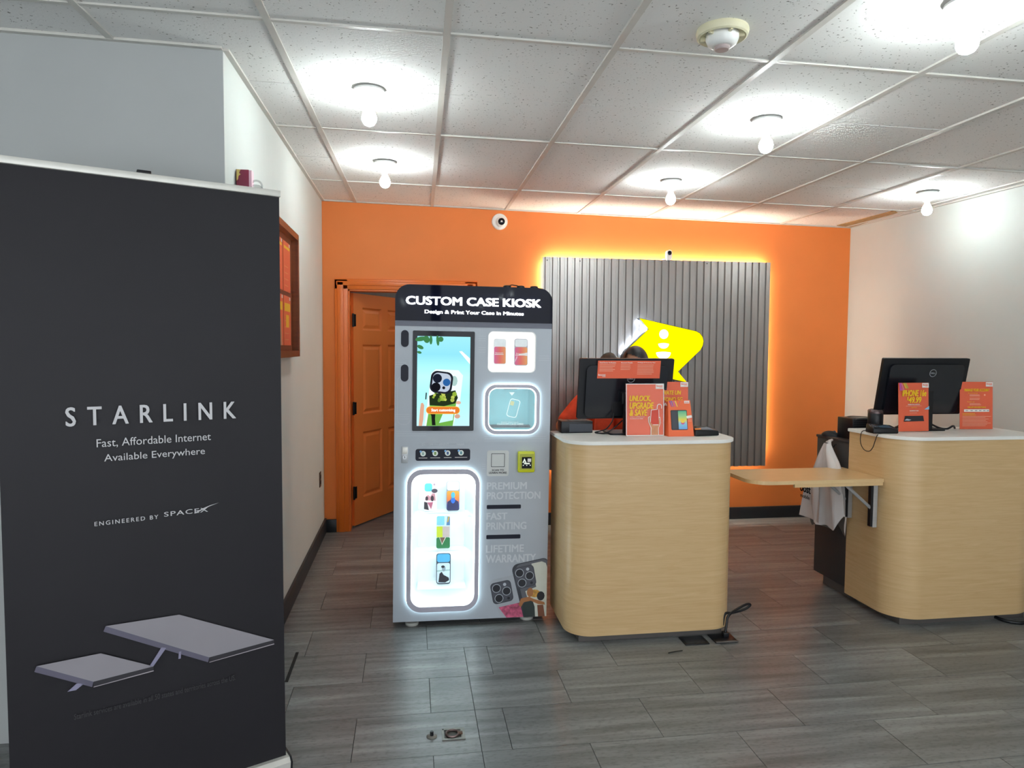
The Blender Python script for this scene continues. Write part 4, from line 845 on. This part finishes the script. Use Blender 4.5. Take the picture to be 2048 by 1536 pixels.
t = thing('receipt_printer', 'low black printer box on the left counter, left of monitor', 'printer', (.91, 3.705, ZT))
MB().box(-.09, -.045, .0, .088, .055, .066, bev=.004).build('body', BLACK, t); MB().box(-.045, -.047, .006, .086, -.045, .050).build('front_cover', M('slate_plastic', '#2c303a', .45), t, smooth=0); MB().box(-.04, -.03, .066, .06, .03, .068).build('paper_slot', M('slate_plastic', '#2c303a', .45), t, smooth=0)
t = thing('receipt_printer', 'black printer with oval tray standing on the dark cabinet', 'printer', (2.735, 3.84, .968))
MB().box(-.088, -.075, 0, .085, .075, .128, bev=.004).build('body', BLACK, t); MB().lathe([(.062, .128), (.062, .133), (.056, .133), (.056, .130), (0, .130)], (0, 0, 0), 24).build('tray', M('tray_grey', '#5f5c58', .35), t)
for k in range(3): MB().box(-.08, -.0765, .085+k*.012, .08, -.0750, .089+k*.012).build('vent_line', BLACKBASE, t, smooth=0)
t = thing('black_canister', 'dark cylindrical canister left of the right monitor', 'canister', (2.722, 3.665, ZT))
MB().lathe([(.040, 0), (.042, .004), (.042, .095), (.039, .100)], n=24).build('body', BLACK, t); MB().lathe([(.0425, .096), (.0425, .112), (.038, .118), (.030, .119), (.030, .112), (0, .112)], n=24).build('lid', M('canister_lid', '#5a4a4a', .25, metal=.5), t)
t = thing('computer_mouse', 'black mouse on the dark cabinet by the orange wall', 'mouse', (2.628, 3.955, .968), (0, 0, R(35)))
MB().ell((0, 0, 0), (.032, .056, .034), 20, 12, keep=lambda c: c.z > -.001).build('shell', BLACK, t); MB().lathe([(.008, -.003), (.009, 0), (.008, .003)], (0, -.025, .028), 14, 'x').build('scroll_wheel', M('key_grey', '#4a4b50', .5), t)
MB().tube([(0, -.05, .012), (.01, -.075, .006), (.03, -.085, .004), (.045, -.08, .004)], .002, 6).build('cord', BLACK, t)
def cable(label, path, r, name='cable', n=6):
    def cr(P):   # catmull-rom
        P = [Vector(p) for p in P]; out = []
        for i in range(len(P)-1):
            p0, p1, p2, p3 = P[max(i-1, 0)], P[i], P[i+1], P[min(i+2, len(P)-1)]
            for k in range(6):
                q = k/6; out.append(.5*((2*p1)+(-p0+p2)*q+(2*p0-5*p1+4*p2-p3)*q*q+(-p0+3*p1-3*p2+p3)*q**3))
        return out+[P[-1]]
    o = MB().tube(cr(path), r, n).build(name, BLACK); return tag(o, label, 'cable')
cable('thin black cable looping over the corner of the right counter', [(2.66, 3.48, 1.052), (2.62, 3.46, 1.049), (2.588, 3.46, 1.04), (2.583, 3.475, 1.00), (2.583, 3.49, .965), (2.583, 3.52, .938), (2.583, 3.565, .940), (2.583, 3.595, .97), (2.583, 3.60, 1.01), (2.586, 3.585, 1.046), (2.615, 3.55, 1.049)], .0022)
cable('black cable hanging from the left monitor to the white counter', [(1.10, 3.60, 1.16), (1.085, 3.58, 1.12), (1.05, 3.58, 1.075), (1.00, 3.62, 1.052), (1.06, 3.60, 1.049), (1.15, 3.57, 1.049)], .0035)
cable('short black cable crossing under the left monitor', [(1.15, 3.60, 1.12), (1.10, 3.58, 1.085), (1.05, 3.585, 1.052), (1.01, 3.64, 1.049)], .0035)
cable('black cable under the right monitor', [(2.90, 3.60, 1.11), (2.86, 3.59, 1.10), (2.82, 3.60, 1.07), (2.80, 3.62, 1.049), (2.86, 3.60, 1.049)], .0035)
cable('tangled black cable behind the right account sign', [(3.02, 3.64, 1.10), (3.08, 3.60, 1.06), (3.14, 3.60, 1.05), (3.19, 3.61, 1.065), (3.22, 3.63, 1.05)], .006)

# plastic bag
t = thing('plastic_bag', 'crumpled white plastic bag hanging from the dark cabinet', 'bag', (2.55, 3.845, .46))
BAGM = M('white_bag_film', '#cfc9c6', .25, var=.04, scale=10, spec=.6)
prof = [(0.0, .165, .05), (.08, .170, .055), (.20, .160, .055), (.30, .140, .05), (.38, .095, .04), (.44, .050, .03), (.478, .026, .018)]
v = []; f = []; n = 44; rows = []
for i, (z, w, d) in enumerate(prof):
    for k in range(n):
        a = 2*math.pi*k/n; fold = 1+.30*math.sin(5*a+.8*i*.4)*(1-.5*i/6)+.10*math.sin(11*a+i)
        drop = (.045*math.sin(3*a+.6)-.03*math.sin(5*a)) if i == 0 else 0
        v.append((d*math.cos(a)*fold*.9-.012, w*math.sin(a)*(1+.06*math.sin(7*a+i))+.028*(.5-z)*-1.2, z+drop))
for i in range(len(prof)-1):
    for k in range(n): q = (k+1) % n; f.append([i*n+k, i*n+q, i*n+n+q, i*n+n+k])
f.append(list(range(n))[::-1])
MB().add(v, f).build('bag_body', BAGM, t, smooth=50)
MB().tube([(-.012, -.02, .470), (-.004, -.008, .492), (.016, .0, .498), (.016, .018, .49), (-.004, .02, .476)], [.012, .010, .008, .010, .012], 8).build('handle_loop', BAGM, t)
# printed flap, standing proud at the left of the bag
b = MB(); pv = []; 
for i in range(7):
    for k in range(7):
        u = k/6; w = i/6; pv.append((-.062+.02*math.sin(u*3.0)-.015*(1-w), -.03+.215*u*(1-.35*w)+.02*w, -.01-.03*u*(1-w)*0+.30*w))
pf = [[i*7+k, i*7+k+1, i*7+k+8, i*7+k+7] for i in range(6) for k in range(6)]
b.add(pv, pf); b.add([(x+.002, y_, z) for x, y_, z in pv], [q[::-1] for q in pf]); b.build('printed_flap', BAGM, t, smooth=60)
BK = M('bag_black_print', '#1d1a20', .4)
txt('oost', .175, .150, .06, .190, -.078, BK, t, bold=.05, th=.0, plane='yz'); txt('mobile', .165, .112, .065, .135, -.080, BK, t, bold=.03, th=.0, plane='yz')

# ---------------------------------------------------------------- floor fittings
t = thing('floor_outlet', 'black floor outlet lid under the left counter edge', 'floor outlet', (1.450, 3.285, 0))
MB().box(-.065, -.048, 0, .065, .048, .006, bev=.002).build('plate', BLACK, t); MB().box(-.05, -.034, .006, .05, .034, .008, bev=.001).build('lid', BLACKBASE, t)
t = thing('floor_outlet', 'black floor outlet with a cord plugged in by the left counter', 'floor outlet', (1.612, 3.292, 0))
MB().box(-.062, -.05, 0, .062, .05, .006, bev=.002).build('plate', BLACK, t); MB().box(-.06, -.056, .004, .06, -.046, .010, bev=.001).build('hinge_edge', GREYPL, t); MB().box(.006, .0, .006, .036, .03, .030, bev=.003).build('plug', BLACK, t)
cable('black looped power cord standing by the left counter corner', [(1.632, 3.305, .03), (1.640, 3.31, .07), (1.652, 3.32, .105), (1.70, 3.34, .128), (1.775, 3.36, .150), (1.800, 3.365, .143), (1.77, 3.365, .122), (1.70, 3.36, .108), (1.648, 3.345, .110), (1.636, 3.345, .05)], .0065, 'power_cord', 8)
cable('short black cable end lying on the floor before the left counter', [(1.265, 3.165, .003), (1.30, 3.175, .0035), (1.345, 3.182, .003)], .0022)
cable('black cord coiled under the right counter front edge', [(3.26, 3.36, .012), (3.28, 3.28, .010), (3.34, 3.245, .010), (3.41, 3.27, .010), (3.45, 3.31, .03), (3.48, 3.36, .05)], .009, 'power_cord', 8)
t = thing('floor_ring_pull', 'square metal floor plate with a folding ring pull', 'ring pull', (.162, 2.600, 0))
PEW = M('worn_pewter', '#7d7a74', .4, metal=.6, var=.15, scale=40)
MB().plate(rr(-.045, -.040, .045, .040, .002, 2), 0, .0035, [rr(-.036, -.030, .030, .030, .004, 3)], 'xy').build('frame', PEW, t, smooth=0); MB().box(-.036, -.03, .0002, .03, .03, .0012).build('recess', M('pewter_dark', '#4b4843', .5, metal=.4), t, smooth=0)
MB().torus((-.004, 0, .005), .024, .004, 28, 8).build('ring', M('bronze_ring', '#6d5a58', .35, metal=.7), t); MB().box(.016, -.008, .002, .036, .008, .009, bev=.002).build('ring_hinge', M('rusty_brown', '#5a4030', .6), t); MB().lathe([(.004, .003), (.003, .005), (0, .005)], (-.039, .034, 0), 10).build('screw', BLACK, t)
t = thing('floor_bolt', 'small metal floor bolt on a round base beside ring pull', 'bolt', (.078, 2.597, 0))
MB().lathe([(.020, 0), (.021, .002), (.016, .005), (.007, .006)], n=24).build('washer', PEW, t); MB().lathe([(.007, .005), (.007, .020), (.006, .021), (0, .021)], n=12).build('shaft', BLACK, t)
t = tag(MB().box(-.566, 3.12, 0, -.552, 3.42, .003).build('floor_strip', M('dark_tile_gap', '#191716', .8), smooth=0), 'narrow black strip for a tile gap, right of the banner foot', 'floor strip')  # thin dark strip drawn in place of the gap at a tile edge

# ---------------------------------------------------------------- clerks on stools behind the left counter
def skin_mesh(verts, edges, root, sub=2):
    me = bpy.data.meshes.new('tmp'); bm = bmesh.new(); sk = bm.verts.layers.skin.verify(); vs = []
    for i, (p, r_) in enumerate(verts):
        v = bm.verts.new(p); rx, ry = r_ if isinstance(r_, tuple) else (r_, r_); v[sk].radius = (rx, ry); v[sk].use_root = (i == root); vs.append(v)
    for a, c in edges: bm.edges.new((vs[a], vs[c]))
    bm.to_mesh(me); bm.free(); o = bpy.data.objects.new('tmp', me); COL.objects.link(o)
    o.modifiers.new('s', 'SKIN').use_smooth_shade = True; o.modifiers.new('d', 'SUBSURF').levels = sub
    m2 = bpy.data.meshes.new_from_object(o.evaluated_get(bpy.context.evaluated_depsgraph_get())); bpy.data.objects.remove(o)
    P = [v.co[:] for v in m2.vertices]; F = [list(f_.vertices) for f_ in m2.polygons]; bpy.data.meshes.remove(m2); return P, F
def clerk(label, x, y, yaw, seat, arms, shrug, hairline):
    """seated figure looking to -y; arms = ((elbow, wrist), (elbow, wrist)) for -x and +x side, relative to the stool axis and floor"""
    t = thing('person', label, 'person', (x, y, 0), (0, 0, yaw))
    s0 = seat
    J = [((0, .02, s0+.10), (.15, .12)), ((0, .02, s0+.24), (.135, .11)), ((0, .0, s0+.40), (.155, .115)), ((0, -.01, s0+.505), (.11, .09)), ((0, -.02, s0+.585), .056), ((0, -.035, s0+.655), .052)]
    Ed = [(0, 1), (1, 2), (2, 3), (3, 4), (4, 5)]; body = [(p, tuple(q*.93 for q in r_) if isinstance(r_, tuple) else r_) for p, r_ in J]
    def chain(frm, L, js, es):
        for p, r_ in L: js.append((p, r_)); es.append((frm, len(js)-1)); frm = len(js)-1
        return frm
    be = list(Ed)
    hands = []
    for sx, (el, wr) in zip((-1, 1), arms):
        chain(3, [((sx*.175, -.005, s0+.515+shrug), .062), (el, .043), (wr, .028)], body, be); hands.append((Vector(wr), (Vector(wr)-Vector(el)).normalized(), sx))
    for sx in (-1, 1): chain(0, [((sx*.10, -.02, s0+.085), .085), ((sx*.13, -.40, s0+.075), .058), ((sx*.13, -.36, .30), .045), ((sx*.13, -.33, .08), .036), ((sx*.135, -.44, .03), .032)], body, be)
    P, F = skin_mesh(body, be, 0); m = MB().add(P, F)
    # head with face
    hc = Vector((0, -.055, s0+.775))
    def hw(q): 
        z = q.z; jaw = 1-.22*max(0, -z)**1.5; return Vector((q.x*jaw, q.y*(1-.10*max(0, -z)), z))
    m.ell(hc, (.076, .098, .118), 24, 18, warp=hw)
    m.tube([hc+Vector((0, -.096, .012)), hc+Vector((0, -.112, -.018)), hc+Vector((0, -.100, -.030))], [.008, .014, .010], 8)
    for sx in (-1, 1): m.ell(hc+Vector((sx*.077, .008, -.012)), (.010, .020, .032), 10, 8)
    m.ell(hc+Vector((0, -.092, -.058)), (.026, .010, .010), 12, 6, mi=1)
    for sx in (-1, 1): m.ell(hc+Vector((sx*.030, -.087, .008)), (.013, .010, .008), 10, 8, mi=2); m.ell(hc+Vector((sx*.030, -.093, .030)), (.018, .006, .004), 10, 6, mi=3)
    for wr, d, sx in hands:
        side = d.cross(Vector((0, 0, 1))).normalized(); up = side.cross(d)
        c = wr+d*.05; m.ell(c, (.040, .040, .016), 12, 8)
        for k, (off, ln) in enumerate(((-.028, .062), (-.010, .072), (.009, .068), (.026, .054))):
            b0 = wr+d*.080+side*off; m.tube([b0, b0+d*ln*.5-up*.006, b0+d*ln-up*.022], [.009, .008, .006], 8)
        b0 = wr+d*.035-side*sx*.036; m.tube([b0, b0+d*.03-side*sx*.02, b0+d*.058-side*sx*.022-up*.01], [.011, .009, .007], 8)
    m.build('body', [SKIN, M('lips', '#8e4c45', .5), M('eye_white', '#d8d4ce', .3), HAIR], t, smooth=60)
    # clothing
    js = [(p, tuple(q*1.08 for q in r_) if isinstance(r_, tuple) else r_*1.15) for p, r_ in J[:4]]; es = [(0, 1), (1, 2), (2, 3)]
    js.append(((0, -.018, s0+.560), .066)); es.append((3, 4))
    for sx, (el, wr) in zip((-1, 1), arms):
        sh = Vector((sx*.175, -.005, s0+.515+shrug)); e_ = Vector(el); chain(3, [(tuple(sh), .078), (tuple(sh.lerp(e_, .55)), .066), (tuple(sh.lerp(e_, .93)), .058)], js, es)
    P, F = skin_mesh(js, es, 0); MB().add(P, F).build('shirt', SHIRT, t, smooth=60)
    for sx in (-1, 1):
        P, F = skin_mesh([((sx*.06, .03, s0+.10), .11), ((sx*.11, -.10, s0+.088), .095), ((sx*.13, -.40, s0+.078), .072), ((sx*.13, -.365, .32), .060), ((sx*.13, -.335, .11), .052)], [(0, 1), (1, 2), (2, 3), (3, 4)], 0); MB().add(P, F).build('trouser_leg', TROUS, t, smooth=60)
        MB().ell((sx*.135, -.40, .04), (.045, .12, .042), 14, 8, keep=lambda c_: True).build('shoe', BLACK, t)
    hm = MB().ell(hc+Vector((0, .008, .014)), (.086, .106, .117), 64, 44, keep=hairline(hc)); hm.build('hair', HAIR, t, smooth=60)
    return t
def line_a(hc):
    return lambda c: (c.z-hc.z) > (.052-.45*(c.x-hc.x) if c.y < hc.y-.02 else -.06)
def line_b(hc):
    return lambda c: (c.z-hc.z) > (.055-.5*(c.x-hc.x) if c.y < hc.y-.02 else -.09)
def stool(label, x, y, h):
    t = thing('stool', label, 'stool', (x, y, 0))
    MB().lathe([(.0, h-.06), (.15, h-.06), (.175, h-.045), (.178, h-.015), (.16, h), (0, h)], n=28).build('seat', BLACK, t); MB().lathe([(.022, .06), (.022, h-.06)], n=14).build('post', STEEL, t); MB().torus((0, 0, .22), .15, .009, 28, 8).build('foot_ring', STEEL, t)
    for k in range(4):
        a = R(45+90*k); MB().tube([(.02*math.cos(a), .02*math.sin(a), .075), (.23*math.cos(a), .23*math.sin(a), .02)], [.018, .012], 8).build('leg', STEEL, t)
for k_, (lab, slab_, x, y, seat, tall, arms, hl) in enumerate((
    ('dark-haired clerk whose forehead shows above the left monitor', 'black stool under the nearer clerk', 1.450, 4.34, .626, 0, (((-.24, -.10, .86), (-.16, -.30, .90)), ((.24, -.10, .86), (.16, -.30, .90))), line_a),
    ('orange-shirted clerk leaning out left behind the monitor, hair just visible', 'black stool under the further clerk', 1.500, 5.10, .577, .035, (((-.40, -.14, .93), (-.40, -.36, .90)), ((.23, -.10, .80), (.14, -.26, .82))), line_b))):
    clerk(lab, x, y, 0, seat, arms, tall, hl); stool(slab_, x, y+.05, seat)
